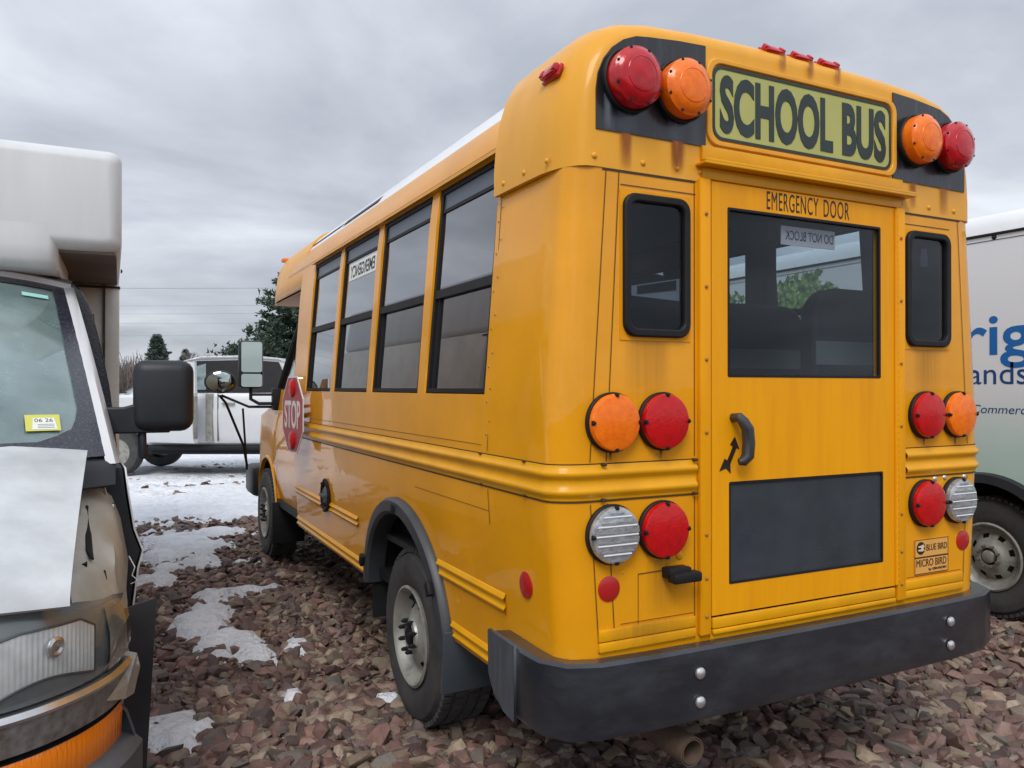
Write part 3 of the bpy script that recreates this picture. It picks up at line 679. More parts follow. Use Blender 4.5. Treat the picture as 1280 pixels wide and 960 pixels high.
# ---- small rear windows with rubber frames
for s_ in (-1, 1):
    x0, x1 = sorted((s_ * .5545, s_ * .8199))
    mb = MB(); ring_prism(mb, rrect(x0 - .002, 1.670, x1 + .002, 2.140, .045), rrect(x0 + .022, 1.697, x1 - .022, 2.113, .03), (0, -.020, 0), X3, Z3, (0, .03, 0)); w = mk('rear_window', mb, M['black'], bus, bev=.006)
    mb = MB(); mb.prism(rrect(x0 + .015, 1.69, x1 - .015, 2.12, .03), (0, -.004, 0), X3, Z3, (0, .004, 0)); mk('pane', mb, M['glass_small'], w)
    # corner fillers where the frame rounds off the opening
    mb = MB(); ring_prism(mb, rrect(x0 - .012, 1.658, x1 + .012, 2.152, .002, 5), rrect(x0 - .001, 1.671, x1 + .001, 2.139, .044), (0, -.003, 0), X3, Z3, (0, .006, 0)); mk('frame_panel', mb, M['yellow_rear'], w)

mb = MB(); mb.poly([(-.781, .006, 1.838), (-.583, .006, 1.873), (-.583, .006, 1.797), (-.781, .006, 1.806)]); lw_ = mk('painted_far_window', mb, mat('pale painted far window', (.55, .6, .62), .6), bus, smooth=0)  # added pale strip, painted view of the bright far window through this pane
mb = MB(); mb.poly([(-.760, .003, 1.838), (-.598, .003, 1.867), (-.598, .003, 1.834), (-.760, .003, 1.812)]); mk('far_window_panel', mb, M['lining'], lw_, smooth=0)  # dark middle of the painted far-window view
mb = MB(); mb.box((.655, .003, 2.0), (.70, .006, 2.045)); mb.box((.66, .003, 2.047), (.695, .006, 2.075)); mk('window_sticker', mb, M['alu'], bus, smooth=0)
# ---- tail lamps
def tail(x, z, m_, nm):
    mb = MB(); mb.lathe([(.097, .0), (.098, .014), (.095, .017), (0, .017)], (x, -.001, z), -Y3, 40); b = mk(nm, mb, M['black'], bus)
    mb = MB(); mb.lathe([(.091, .012), (.0925, .027), (.089, .035), (.082, .038), (.0, .041)], (x, -.003, z), -Y3, 44)
    mk('lens', mb, M[m_], b)
    mb = MB()
    for k in range(4):
        t = R(90 * k); c = Vector((x + .087 * math.cos(t), -.039, z + .087 * math.sin(t))); mb.box(c - Vector((.008, .0015, .008)), c + Vector((.008, .006, .008)), .003); mb.lathe([(.006, 0), (.005, .005), (0, .006)], c - Y3 * .002, -Y3, 8)
    mk('screw_tab', mb, M['black'], b)
    if m_ == 'clear_lens':
        mb = MB()
        for k in range(-2, 3):
            zz = z + k * .030; hw = math.sqrt(max(0, .080 ** 2 - (k * .030) ** 2)); mb.tube([(x - hw, -.042, zz), (x + hw, -.042, zz)], .0036, 6)
        mk('lens_ribs', mb, M.setdefault('lr', mat('bright lens ribs', (.66, .68, .69), .2, metal=.2, coat=.6)), b)
        mb = MB()
        for k in range(-3, 3):
            zz = z + (k + .5) * .030; hw = math.sqrt(max(.0004, .08 ** 2 - ((abs(k + .5)) * .030) ** 2)); mb.box((x - hw * .92, -.0440, zz - .0075), (x + hw * .92, -.0415, zz - .002))
        mk('lens_louvres', mb, M.setdefault('ll', mat('grey lens louvres', (.17, .19, .20), .2, coat=.7, col2=(.32, .34, .35), vscale=60)), b)
for s_ in (-1, 1):
    tail(s_ * .868, 1.391, 'amber_lens', 'amber_turn_lamp'); tail(s_ * .667, 1.391, 'red_lens', 'red_brake_lamp')
    tail(s_ * .868, 1.031, 'clear_lens', 'reversing_lamp'); tail(s_ * .667, 1.031, 'red_lens', 'red_tail_lamp')
mb = MB(); mb.lathe([(.041, .0), (.041, .004), (.038, .0055), (0, .006)], (-.875, 0, .855), -Y3, 28); mk('reflector', mb, M['reflector'], bus)
mb = MB(); mb.lathe([(.041, .0), (.041, .004), (.038, .0055), (0, .006)], (.915, 0, .857), -Y3, 28); mk('reflector', mb, M['reflector'], bus)
mb = MB(); mb.lathe([(.045, .0), (.045, .004), (.042, .0055), (0, .006)], (-wz(.835), .235, .835), -X3, 28); mk('reflector', mb, M['reflector'], bus)
mb = MB()
for p, r_ in (((-.565, 0, .875), .006), ((-.59, 0, .935), .016), ((-.82, 0, .90), .005)): mb.dome(p, r_, -Y3, r_ * .5, 10)
mk('plug_button', mb, M['yellow_trim'], bus)
mb = MB()
for p in ((.74, 0, 1.125), (.80, 0, 1.128), (.93, 0, 1.125)): mb.dome(p, .012, -Y3, .006, 10)
mk('lamp_button', mb, M['bolt'], bus)
# licence lamp
mb = MB(); mb.box((-.665, -.05, .868), (-.575, .0, .905), .006); mb.box((-.665, -.075, .858), (-.55, -.03, .892), .008); mk('licence_lamp', mb, M['black'], bus)
# maker's decal
mb = MB(); mb.box((.605, -.0042, .812), (.815, -.0012, .882)); dc = mk('maker_decal', mb, M['decal'], bus)
mb = MB(); mb.box((.605, -.0042, .742), (.815, -.0012, .8085)); mk('decal_lower', mb, M['decal'], dc)
mb = MB()
for a, b in ((.880, .882), (.810, .812), (.8065, .8085), (.742, .744)): mb.box((.605, -.0055, a), (.815, -.0044, b))
for x in (.605, .813): mb.box((x, -.0055, .742), (x + .002, -.0044, .882))
mb.lathe([(.026, 0), (.026, .001), (0, .001)], (.643, -.0045, .847), -Y3, 20)
text_mb(mb, 'BLUE BIRD', (.677, -.0045, .834), X3, Z3, .13, .026, depth=.001); text_mb(mb, 'MICRO BIRD', (.615, -.0045, .771), X3, Z3, .188, .030, depth=.001); text_mb(mb, 'by GIRARDIN', (.69, -.0045, .750), X3, Z3, .112, .013, bold=.02, depth=.001)
mk('decal_lettering', mb, M['ink'], dc, smooth=0)
mb = MB(); mb.prism([(.624, .856), (.640, .858), (.656, .862), (.664, .852), (.655, .846), (.664, .838), (.650, .834), (.624, .837), (.626, .842), (.643, .843), (.643, .850), (.625, .851)], (0, -.0064, 0), X3, Z3, (0, .0005, 0)); mk('decal_emblem', mb, mat('pale emblem', (.7, .55, .4), .5), dc, smooth=0)

# rust streaks under the upper lamps and grime runs under the windows (stains with a shape of their own)
def streak_mat(name, col, amt):
    g = bpy.data.materials.new(name); g.use_nodes = True; t = g.node_tree; b = t.nodes['Principled BSDF']; n = t.nodes.new; l = t.links.new
    b.inputs['Base Color'].default_value = (*col, 1); b.inputs['Roughness'].default_value = .6
    tcn = n('ShaderNodeTexCoord'); uv = n('ShaderNodeUVMap'); uv.uv_map = 'UVMap'; sp = n('ShaderNodeSeparateXYZ'); l(uv.outputs[0], sp.inputs[0])
    def mt(op, a, b_=None):
        q = n('ShaderNodeMath'); q.operation = op; q.use_clamp = True
        for i, v in enumerate((a, b_)):
            if v is None: continue
            if isinstance(v, (int, float)): q.inputs[i].default_value = v
            else: l(v, q.inputs[i])
        return q.outputs[0]
    edge = mt('MULTIPLY', mt('MULTIPLY', sp.outputs[0], mt('SUBTRACT', 1.0, sp.outputs[0])), 4.0)
    mp = n('ShaderNodeMapping'); mp.inputs['Scale'].default_value = (60, 60, 2); l(tcn.outputs['Object'], mp.inputs[0])
    nz = n('ShaderNodeTexNoise'); nz.inputs['Scale'].default_value = 1; nz.inputs['Detail'].default_value = 3; l(mp.outputs[0], nz.inputs['Vector'])
    fade = mt('POWER', sp.outputs[1], .6)
    l(mt('MULTIPLY', mt('MULTIPLY', mt('MULTIPLY', edge, fade), nz.outputs['Fac']), amt), b.inputs['Alpha'])
    return g
M['rust_run'] = streak_mat('rust run', (.32, .09, .008), 1.7); M['water_run'] = streak_mat('pale water run', (.25, .30, .36), 1.0); M['grime_run'] = streak_mat('grime run', (.20, .12, .03), .5)
def streaks(name, L_, m_):
    bm = bmesh.new(); uvl = bm.loops.layers.uv.new('UVMap')
    for x0, x1, zt, zb_, y in L_:
        f = bm.faces.new([bm.verts.new(p) for p in ((x0, y, zb_), (x1, y, zb_), (x1, y, zt), (x0, y, zt))])
        for lp, u in zip(f.loops, ((0, 0), (1, 0), (1, 1), (0, 1))): lp[uvl].uv = u
    bmesh.ops.translate(bm, vec=(0, 0, -GZ), verts=bm.verts)
    me = bpy.data.meshes.new(name); bm.to_mesh(me); bm.free(); me.materials.append(m_); o = bpy.data.objects.new(name, me); COL.objects.link(o); o.parent = bus; return o
streaks('rust_streak', [(-.84, -.785, 2.332, 2.215, -.0085), (-.63, -.575, 2.332, 2.222, -.0085), (.57, .62, 2.332, 2.23, -.0085), (.76, .82, 2.332, 2.222, -.0085), (-.63, -.565, 2.335, 2.24, -.0088)], M['rust_run'])
streaks('water_streak', [(-.85, -.76, 2.42, 2.335, -.0085), (-.645, -.555, 2.42, 2.335, -.0085), (.56, .63, 2.42, 2.335, -.0085), (.76, .84, 2.42, 2.335, -.0085), (-.9, -.865, 2.45, 2.335, -.0085)], M['water_run'])
M['drip'] = streak_mat('dark drip', (.05, .025, .008), 2.2)
streaks('dark_drip', [(x - .006, x + .006, z, z - rl_, -.0022) for x, z, rl_ in ((-.868, 1.294, .03), (-.667, 1.294, .035), (.667, 1.294, .03), (.868, 1.294, .035), (-.60, .90, .06))], M['drip'])
streaks('orange_drip', [(x - .02, x + .02, 2.72, 2.655, -.0135) for x in (-.125, .018, .160)] + [(-.45, -.41, 2.34, 2.28, -.0135)], M['rust_run'])
streaks('grime_streak', [(-.82, -.62, 1.665, 1.43, -.0022), (.6, .78, 1.665, 1.43, -.0022), (-.73, -.60, .93, .74, -.0022), (-.895, -.84, 1.285, 1.262, -.0022), (-.70, -.64, 1.285, 1.262, -.0022), (-.9, -.55, .735, .66, -.0125)], M['grime_run'])

# ---- rear bumper
BP = [(-1.105, .385), (-1.108, .30), (-1.112, .16), (-1.105, .05), (-1.05, -.035), (-.95, -.075), (-.75, -.088), (-.3, -.095), (.3, -.095), (.75, -.088), (.95, -.075), (1.05, -.035), (1.105, .05), (1.112, .16), (1.108, .30), (1.105, .385)]
def bump_ring(p, k):
    n = Vector((0, 0, 0)); i = k
    a = Vector((*BP[max(i - 1, 0)], 0)); b = Vector((*BP[min(i + 1, len(BP) - 1)], 0)); t = (b - a).normalized(); inn = Vector((-t.y, t.x, 0))
    x, y = p; P = Vector((x, y, 0)); zl = .405 if y < .1 else .405 + (y - .1) * .0
    return [P + inn * .07 + Z3 * .640, P + inn * .012 + Z3 * .646, P + Z3 * .636, P + inn * .0 + Z3 * .62, P + inn * .001 + Z3 * (zl + .02), P + inn * .012 + Z3 * zl, P + inn * .05 + Z3 * zl, P + inn * .07 + Z3 * zl]
mb = MB(); mb.loft([bump_ring(p, k) for k, p in enumerate(BP)], close=True, cap=True)
bp_ = mk('rear_bumper', mb, M['bumper'], bus, smooth=45)
mb = MB()
for s_ in (-1, 1):
    mb.loft([[(s_ * 1.116, .405, .645), (s_ * 1.116, .40, .50)], [(s_ * 1.119, .39, .655), (s_ * 1.119, .36, .455)], [(s_ * 1.1225, .3, .652), (s_ * 1.1225, .27, .41)], [(s_ * 1.121, .19, .650), (s_ * 1.121, .19, .398)]])
mk('bumper_wrap', mb, M['bumper_wrap'], bp_, solid=.01)
mb = MB()
for x in (-.578, .70):
    for z in (.565, .470): mb.lathe([(.020, 0), (.019, .006), (.012, .012), (0, .014)], (x, -.094 + .002, z), -Y3, 12)
mk('bumper_bolt', mb, M['bolt'], bp_)
mb = MB(); mb.tube([(-.56, .9, .30), (-.56, .5, .29), (-.555, .1, .275), (-.55, -.02, .27)], .05, 20, cap=False); mb.tube([(-.56, .9, .30), (-.56, .5, .29), (-.555, .1, .275), (-.55, -.02, .27)], .043, 20, cap=False)
mk('exhaust_pipe', mb, M['rust'], bus, recalc=False, solid=.003)
mb = MB(); mb.box((-.45, .3, .35), (-.38, 5.6, .48)); mb.box((.38, .3, .35), (.45, 5.6, .48)); mb.box((-1.0, .15, .47), (1.0, 5.2, .52)); mb.box((-.85, 1.42, .28), (.85, 1.55, .40), .04)
mk('chassis', mb, M['black'], bus)

# ---- wheels, arches, flaps
for s_ in (-1, 1):
    wheel(bus, 'rear_wheel', (s_ * .905, 1.44, .325), (s_, 0, 0), Rt=.40, wd=.27, spin=.2)
    wheel(bus, 'front_wheel', (s_ * .90, 5.53, .335), (s_, 0, 0), Rt=.40, wd=.25)
    mb = MB(); A = []
    for a in range(9, 178, 4):
        t = R(a); c, q = math.cos(t), math.sin(t)
        def P(r_, off): return (s_ * (wz(max(.45, ARC_Z + r_ * q)) + off), ARC_C + r_ * c, ARC_Z + r_ * q * (1.0))
        A.append([P(ARC_R + .035, .002), P(ARC_R + .034, .022), P(ARC_R + .02, .04), P(ARC_R - .03, .045), P(ARC_R - .045, .03), P(ARC_R - .045, -.06)])
    mb.loft(A); mk('wheel_arch_flare', mb, M['flare'], bus, smooth=40, solid=.006)
    mb = MB(); mb.loft([[(s_ * 1.03, ARC_C + (ARC_R - .03) * math.cos(R(a)), ARC_Z + (ARC_R - .03) * math.sin(R(a))), (s_ * .62, ARC_C + (ARC_R - .03) * math.cos(R(a)), ARC_Z + (ARC_R - .03) * math.sin(R(a)))] for a in range(-12, 193, 8)])
    mb.box((s_ * .62 - .01, .9, .3), (s_ * .62 + .01, 2.2, .95)); mk('wheel_well', mb, M['black'], bus)
    mb = MB(); mb.box((-.15, -.008, -.135), (.15, .008, .135), .004, M4=Matrix.Translation((s_ * .925, .935, .355)) @ Matrix.Rotation(R(8), 4, 'X')); mk('mud_flap', mb, M['flap'], bus)
    mb = MB()
    for a in (22, 92, 150): mb.box((-.012, -.02, -.03), (.012, .02, .03), .004, M4=Matrix.Translation((s_ * (wz(.8) + .047), ARC_C + (ARC_R - .01) * math.cos(R(a)), ARC_Z + (ARC_R - .01) * math.sin(R(a)))) @ Matrix.Rotation(R(a), 4, 'X'))
    mk('flare_clip', mb, M['black'], bus)

# ---- side windows (split sash): black frame, pane, bars
def side_pt(s_, y, z, off=0): return Vector((s_ * (wz(z) + off), y, z))
for s_ in (-1, 1):
    for wi, (y0, y1) in enumerate(WIN):
        mb = MB(); nrm = Vector((s_, 0, .085)).normalized()
        uv = Vector((0, 1, 0)); vv = (side_pt(s_, 0, WZ1) - side_pt(s_, 0, WZ0)).normalized(); H = (side_pt(s_, 0, WZ1) - side_pt(s_, 0, WZ0)).length
        org = side_pt(s_, 0, WZ0, -.030)
        def Pn(y, h, o_): return org + uv * y + vv * h + nrm * o_
        ya, yb, fr = y0 + .002, y1 - .002, .026
        ring_prism(mb, [(ya, .002), (yb, .002), (yb, H - .002), (ya, H - .002)], [(ya + fr, .02), (yb - fr, .02), (yb - fr, H - .03), (ya + fr, H - .03)], org, uv, vv, nrm * .024)
        ring_prism(mb, [(yb - fr - .035, .02), (yb - fr + .002, .02), (yb - fr + .002, H * .48), (yb - fr - .035, H * .48)], [(yb - fr - .03, .022), (yb - fr - .004, .022), (yb - fr - .004, H * .47), (yb - fr - .03, H * .47)], org, uv, vv, nrm * .018)
        w = mk('side_window', mb, M['black'], bus)
        mb = MB(); mb.prism([(ya + .01, .01), (yb - .01, .01), (yb - .01, H * .50), (ya + .01, H * .50)], org + nrm * .004, uv, vv, nrm * .003); mk('lower_pane', mb, M['glass_side' if s_ < 0 else 'glass_right'], w)
        mb = MB(); mb.prism([(ya + .01, H * .47), (yb - .01, H * .47), (yb - .01, H - .01), (ya + .01, H - .01)], org + nrm * .011, uv, vv, nrm * .003); mk('upper_pane', mb, M['glass_side' if s_ < 0 else 'glass_right'], w)
        mb = MB(); mb.prism([(ya + .02, H * .455), (yb - .02, H * .455), (yb - .02, H * .495), (ya + .02, H * .495)], org + nrm * .008, uv, vv, nrm * .016); mb.prism([(ya + .02, H - .115), (yb - .02, H - .115), (yb - .02, H - .1), (ya + .02, H - .1)], org + nrm * .012, uv, vv, nrm * .008); mk('sash_bar', mb, M['black'], w)
        mb = MB(); mb.prism([(ya + .025, H - .1), (yb - .025, H - .1), (yb - .025, H - .028), (ya + .025, H - .028)], org + nrm * .013, uv, vv, nrm * .003); mk('top_strip', mb, M['alu'], w)
        if s_ < 0 and wi == 2:
            mb = MB(); mb.prism([(ya + .06, H - .235), (yb - .10, H - .235), (yb - .10, H - .13), (ya + .06, H - .13)], org + nrm * .0155, uv, vv, nrm * .001); st = mk('exit_decal', mb, M['st_white'], w)
            mb = MB(); text_mb(mb, 'EMERGENCY', org + uv * (ya + .09) + vv * (H - .22) + nrm * .0172, uv, vv, yb - ya - .22, .075, bold=.02, depth=0); mk('decal_lettering', mb, M['ink'], st, smooth=0)
mb = MB()
for s_ in (-1, 1): mb.prism([(.52, 2.392), (3.62, 2.392), (3.62, 2.404), (.52, 2.404)], (s_ * .975, 0, 0), Y3, Z3, (s_ * .045, 0, -.006))
mk('window_drip_rail', mb, M['yellow_trim'], bus)

# ---- interior: floor, ceiling, seats, far wall strip
mb = MB(); mb.box((-1.0, .04, .70), (1.0, 4.0, .73)); mk('floor_panel', mb, mat('floor rubber', (.03, .03, .03), .6), bus)
mb = MB(); mb.loft([[(x * .955, y, z - .05) for x, z in AP if z > 2.45] for y in (.04, 1.5, 3, 4.6)]); mk('ceiling_panel', mb, M['ceiling_in'], bus)
mb = MB(); mb.box((.96, .55, .74), (1.0, 4.0, 1.47)); mk('inner_wall', mb, M['beige'], bus)
mb = MB(); mb.box((.92, 1.13, 1.47), (1.0, 1.30, 2.4), .01); mb.box((.94, 1.97, 1.47), (1.0, 2.08, 2.4), .01); mb.box((.93, .05, 2.30), (.995, 4.0, 2.42), .01); mk('inner_pillar', mb, M['lining'], bus)
mb = MB(); mb.tube([(.3, 2.2, 1.80), (.95, 2.2, 1.80)], .02); mb.box((-.98, 3.9, .75), (-.3, 3.95, 1.75)); mb.box((.35, 3.9, .75), (.98, 3.95, 1.75)); mk('stanchion_bar', mb, M['black'], bus)
for s_ in (-1, 1):
    for k in range(5):
        y = .30 + k * .66; x0, x1 = (.33, .985) if s_ > 0 else (-.985, -.33)
        mb = MB(); mb.prism(rrect(x0, 1.12, x1, 1.93, .14), (0, y - .045, 0), X3, Z3, (0, .09, 0)); mb.box((x0, y, 1.02), (x1, y + .42, 1.16), .03); mb.box((x0 + .05, y + .05, .73), (x0 + .09, y + .35, 1.02)); 
        st = mk('bench_seat', mb, M['seat'], bus, bev=.02)
        mb = MB(); mb.box((x0 + .005, y - .0485, 1.60), (x1 - .005, y - .044, 1.70)); mk('seat_band', mb, M['seat_band'], st)

# ---- fuel filler, stop arm
mb = MB(); c = Vector((-wz(.795) - .001, 3.03, .80))
mb.lathe([(.105, 0), (.11, .014), (.095, .022), (.075, .012), (.07, -.02), (.0, -.03)], c, -X3, 28)
for k in range(8): mb.lathe([(.007, 0), (.006, .006), (0, .007)], c + Vector((-.02, .1 * math.cos(R(45 * k)), .1 * math.sin(R(45 * k)))), -X3, 8)
ff = mk('fuel_filler', mb, M['black'], bus)
mb = MB(); mb.lathe([(.055, -.01), (.055, .012), (.045, .02), (0, .02)], c, -X3, 20); mb.box(c + Vector((-.04, -.045, -.012)), c + Vector((-.01, .045, .012)), .006); mk('fuel_cap', mb, M['greyplastic'], ff)
A_ = R(-3.5); SC = Vector((-1.15, 3.60, 1.312)); U_ = Vector((-math.sin(A_), -math.cos(A_), 0)); NRM = Vector((-math.cos(A_), math.sin(A_), 0)); OC = .272
def octo(r): return [(r / math.cos(R(22.5)) * math.cos(R(22.5 + 45 * k)), r / math.cos(R(22.5)) * math.sin(R(22.5 + 45 * k))) for k in range(8)]
mb = MB(); mb.prism(octo(OC), SC, U_, Z3, NRM * .006); stop = mk('stop_arm', mb, M['stop_white'], bus)
mb = MB(); mb.prism(octo(OC - .012), SC + NRM * .006, U_, Z3, NRM * .0015); mk('sign_face', mb, M['stop_red'], stop)
mb = MB(); text_mb(mb, 'STOP', SC + NRM * .0078 - U_ * .205 - Z3 * .10, U_, Z3, .41, .20, bold=.015, depth=.001); mk('sign_lettering', mb, M['stop_white'], stop, smooth=0)
for dz in (.185, -.185):
    mb = MB(); mb.lathe([(.066, 0), (.066, .006), (.058, .014), (.035, .02), (0, .022)], SC + NRM * .006 + Z3 * dz * 1.0, NRM, 24); mk('flasher_lamp', mb, M['red_lens'], stop)
mb = MB(); mb.box((-1.12, 3.92, 1.2), (-1.05, 4.02, 1.42), .01); mb.tube([(-1.11, 3.97, 1.28), SC - U_ * .1 - NRM * .01], .018); mb.tube([(-1.11, 3.97, 1.36), SC - U_ * .1 + Z3 * .06 - NRM * .01], .012); mk('arm_bracket', mb, M['black'], stop)

# ---- driver cab (cutaway van front)
def cabx(y, z):
    w = np.interp(z, [.4, .7, 1.0, 1.25, 1.5, 2.0], [.95, 1.0, 1.0, .985, .95, .80]); return w - max(0, y - 5.9) ** 2 * .9
mb = MB(); FCY, FCZ, FCR = 5.53, .36, .50
ysc = sorted({4.02, 4.3, 4.6, 4.9, 6.05, 6.15, 6.25, 6.33} | {round(FCY + FCR * math.cos(R(a)), 3) for a in range(0, 181, 12)})
def hoodz(y): return float(np.interp(y, [4.0, 5.1, 5.3, 6.0, 6.25, 6.35], [1.50, 1.48, 1.36, 1.22, 1.12, 1.0]))
for s_ in (-1, 1):
    rings = []
    for y in ysc:
        q = FCR ** 2 - (y - FCY) ** 2; zb0 = max(.44, FCZ + math.sqrt(q) if q > 0 else 0); zt = hoodz(y)
        rings.append([(s_ * cabx(y, z), y, z) for z in np.linspace(zb0, zt, 7)])
    mb.loft(rings)
# hood and nose
mb.loft([[(x, y, hoodz(y) + .05 * (1 - (x / cabx(y, 1.3)) ** 2)) for x in np.linspace(-cabx(y, hoodz(y)), cabx(y, hoodz(y)), 9)] for y in (5.1, 5.3, 5.7, 6.0, 6.25, 6.35)])
mb.loft([[(x, 6.35 + .04 * (1 - x * x), z) for x in np.linspace(-.78, .78, 5)] for z in (1.0, .8, .5)])
mk('cab_body', mb, M['yellow'], bus, smooth=40, solid=.02)
mb = MB()
for s_ in (-1, 1):
    A = [[(s_ * (cabx(FCY + .5 * math.cos(R(a)), .8) + o_), FCY + r_ * math.cos(R(a)), FCZ + r_ * math.sin(R(a))) for r_, o_ in ((FCR + .014, .0), (FCR + .005, .012), (FCR - .012, .012), (FCR - .02, -.2))] for a in range(-10, 191, 8)]
    mb.loft(A)
mk('front_arch_flare', mb, M['yellow'], bus, solid=.006)
mb = MB()
for s_ in (-1, 1):
    mb.box((s_ * .9 - .15, 4.98, .14), (s_ * .9 + .13, 5.0, .50), .005)
    mb.loft([[(s_ * .98, FCY + .47 * math.cos(R(a)), FCZ + .47 * math.sin(R(a))), (s_ * .6, FCY + .47 * math.cos(R(a)), FCZ + .47 * math.sin(R(a)))] for a in range(-10, 191, 10)]); mb.box((s_ * .58 - .01, 5.0, .2), (s_ * .58 + .01, 6.1, .9))
mk('wheel_liner', mb, M['black'], bus)
mb = MB(); mb.box((-1.06, 6.02, .42), (-.7, 6.48, .72), .05); mb.box((.7, 6.02, .42), (1.06, 6.48, .72), .05); mb.box((-.9, 6.3, .42), (.9, 6.5, .70), .05); mk('front_bumper', mb, M['plastic'], bus)
# pillars, cab roof, glass
mb = MB()
for s_ in (-1, 1): mb.tube([(s_ * .95, 5.18, 1.47), (s_ * .88, 4.85, 1.9), (s_ * .80, 4.6, 2.25)], .035, 8); mb.box((s_ * .93 - .03, 4.0, 1.45), (s_ * .93 + .03, 4.12, 2.26))
mk('cab_pillar', mb, M['black'], bus)
mb = MB(); mb.loft([[(x, y, z) for x in np.linspace(-w, w, 6)] for y, z, w in ((5.17, 1.47, .93), (4.85, 1.9, .87), (4.6, 2.25, .80))]); mk('windscreen', mb, M['glass_right'], bus)
mb = MB()
for s_ in (-1, 1): mb.poly([(s_ * .945, 4.12, 1.49), (s_ * .945, 5.14, 1.49), (s_ * .87, 4.82, 1.92), (s_ * .81, 4.6, 2.24), (s_ * .81, 4.12, 2.24)])
mk('cab_window', mb, M['glass_right'], bus)
mb = MB()
def seam2(p, q, w_=.006):
    p = Vector(p); q = Vector(q); t = (q - p).normalized(); s2 = t.cross(X3) * w_ / 2; o_ = Vector((-.003, 0, 0)); mb.poly([p - s2 + o_, q - s2 + o_, q + s2 + o_, p + s2 + o_])
for y in (4.05, 5.02): seam2((-cabx(y, .7) - .001, y, .46), (-cabx(y, 1.0) - .001, y, 1.0)); seam2((-cabx(y, 1) - .001, y, 1.0), (-cabx(y, 1.25) - .001, y, 1.45))
mk('door_seam', mb, M['line'], bus, smooth=0)
mb = MB(); mb.box((-1.03, 4.12, 1.24), (-.985, 4.22, 1.30), .01); mk('cab_door_handle', mb, M['black'], bus)
# mirrors
mb = MB(); mc = Vector((-1.19, 5.22, 1.71)); mb.box(mc - Vector((.105, .0, .215)), mc + Vector((.105, .10, .215)), .03); mr_ = mk('side_mirror', mb, M['plastic'], bus)
mb = MB(); mb.prism(rrect(-.088, -.07, .088, .20, .02), mc + Vector((0, -.016, 0)), Vector((.990, -.139, 0)), Z3, (0, .004, 0)); mk('mirror_glass', mb, M['mirror'], mr_)
mb = MB(); mb.prism(rrect(-.088, -.20, .088, -.085, .02), mc + Vector((0, -.016, 0)), Vector((.990, -.139, 0)), Z3, (0, .004, 0)); mk('mirror_glass', mb, M['mirror'], mr_)
mb = MB(); mb.lathe([(.125, -.03), (.13, .0), (.12, .02), (.115, .02)], (-1.42, 5.5, 1.555), -Y3, 28); mb.lathe([(.13, 0), (.10, -.07), (0, -.09)], (-1.42, 5.5, 1.555), -Y3, 28); MO = Matrix.Translation((-1.42, 5.5, 1.555)) @ Matrix.Rotation(R(-12), 4, 'Z') @ Matrix.Diagonal((1.08, 1, .82, 1)) @ Matrix.Translation((1.42, -5.5, -1.555)); bmesh.ops.transform(mb.bm, matrix=MO, verts=mb.bm.verts); cm = mk('crossview_mirror', mb, M['plastic'], bus)
mb = MB(); mb.lathe([(.118, .015), (.09, .026), (.05, .032), (0, .034)], (-1.42, 5.5, 1.555), -Y3, 28); bmesh.ops.transform(mb.bm, matrix=MO, verts=mb.bm.verts); mk('mirror_glass', mb, M['mirror'], cm)
mb = MB(); mb.tube([(-1.19, 5.26, 1.5), (-1.19, 5.26, 1.40), (-1.13, 5.2, 1.36), (-.96, 5.15, 1.36)], .016); mb.tube([(-1.19, 5.26, 1.44), (-1.0, 5.2, 1.44)], .012); mb.tube([(-1.42, 5.56, 1.43), (-1.36, 5.6, 1.36), (-1.17, 5.85, .95), (-1.12, 5.95, .74)], .012); mb.tube([(-1.40, 5.56, 1.43), (-1.2, 5.3, 1.33), (-1.0, 5.2, 1.33)], .012); mb.tube([(-1.16, 5.95, 1.30), (-1.12, 5.96, .7)], .011); mb.box((-1.02, 5.1, 1.30), (-.93, 5.22, 1.5), .015)
mk('mirror_arm', mb, M['black'], bus)

# ================================================================== BOX TRUCK on the right
TX = 3.1
trk = thing('box_truck', (4.2, 3.2, GZ), 0, 'white and pale green box truck with blue lettering right of the school bus', 'box truck')
def truckmat():
    g = mat('white and green wrap', (.62, .64, .65), .35, coat=.3); t = g.node_tree; b = t.nodes['Principled BSDF']; n = t.nodes.new; l = t.links.new
    tcn = n('ShaderNodeTexCoord'); sp = n('ShaderNodeSeparateXYZ'); l(tcn.outputs['Object'], sp.inputs[0])
    nz = n('ShaderNodeTexNoise'); nz.inputs['Scale'].default_value = 1.3; l(tcn.outputs['Object'], nz.inputs['Vector'])
    ad = n('ShaderNodeMath'); ad.operation = 'MULTIPLY_ADD'; ad.inputs[1].default_value = .5; l(nz.outputs['Fac'], ad.inputs[0]); l(sp.outputs[2], ad.inputs[2])
    r = n('ShaderNodeValToRGB'); l(ad.outputs[0], r.inputs[0]); e = r.color_ramp.elements
    mr = n('ShaderNodeMapRange'); mr.inputs['From Max'].default_value = 3; l(ad.outputs[0], mr.inputs['Value']); l(mr.outputs[0], r.inputs[0])
    e[0].position = .30; e[0].color = (.38, .53, .43, 1); e[1].position = .62; e[1].color = (.73, .745, .76, 1); q = e.new(.46); q.color = (.46, .60, .56, 1)
    l(r.outputs[0], b.inputs['Base Color']); return g
M['wrap'] = truckmat()
mb = MB(); TC, TZC, TR_ = 1.285, .33, .53; TY0, TY1 = -.7, 6.6
yss = sorted({TY0, 2.4, 4, TY1, .5} | {round(TC + TR_ * math.cos(R(a)), 3) for a in range(0, 181, 10)})
for xx in (TX, TX + 2.2):
    mb.loft([[(xx, y, z) for z in np.linspace(max(.42, TZC + math.sqrt(max(0, TR_ ** 2 - (y - TC) ** 2))), 2.56, 6)] for y in yss])
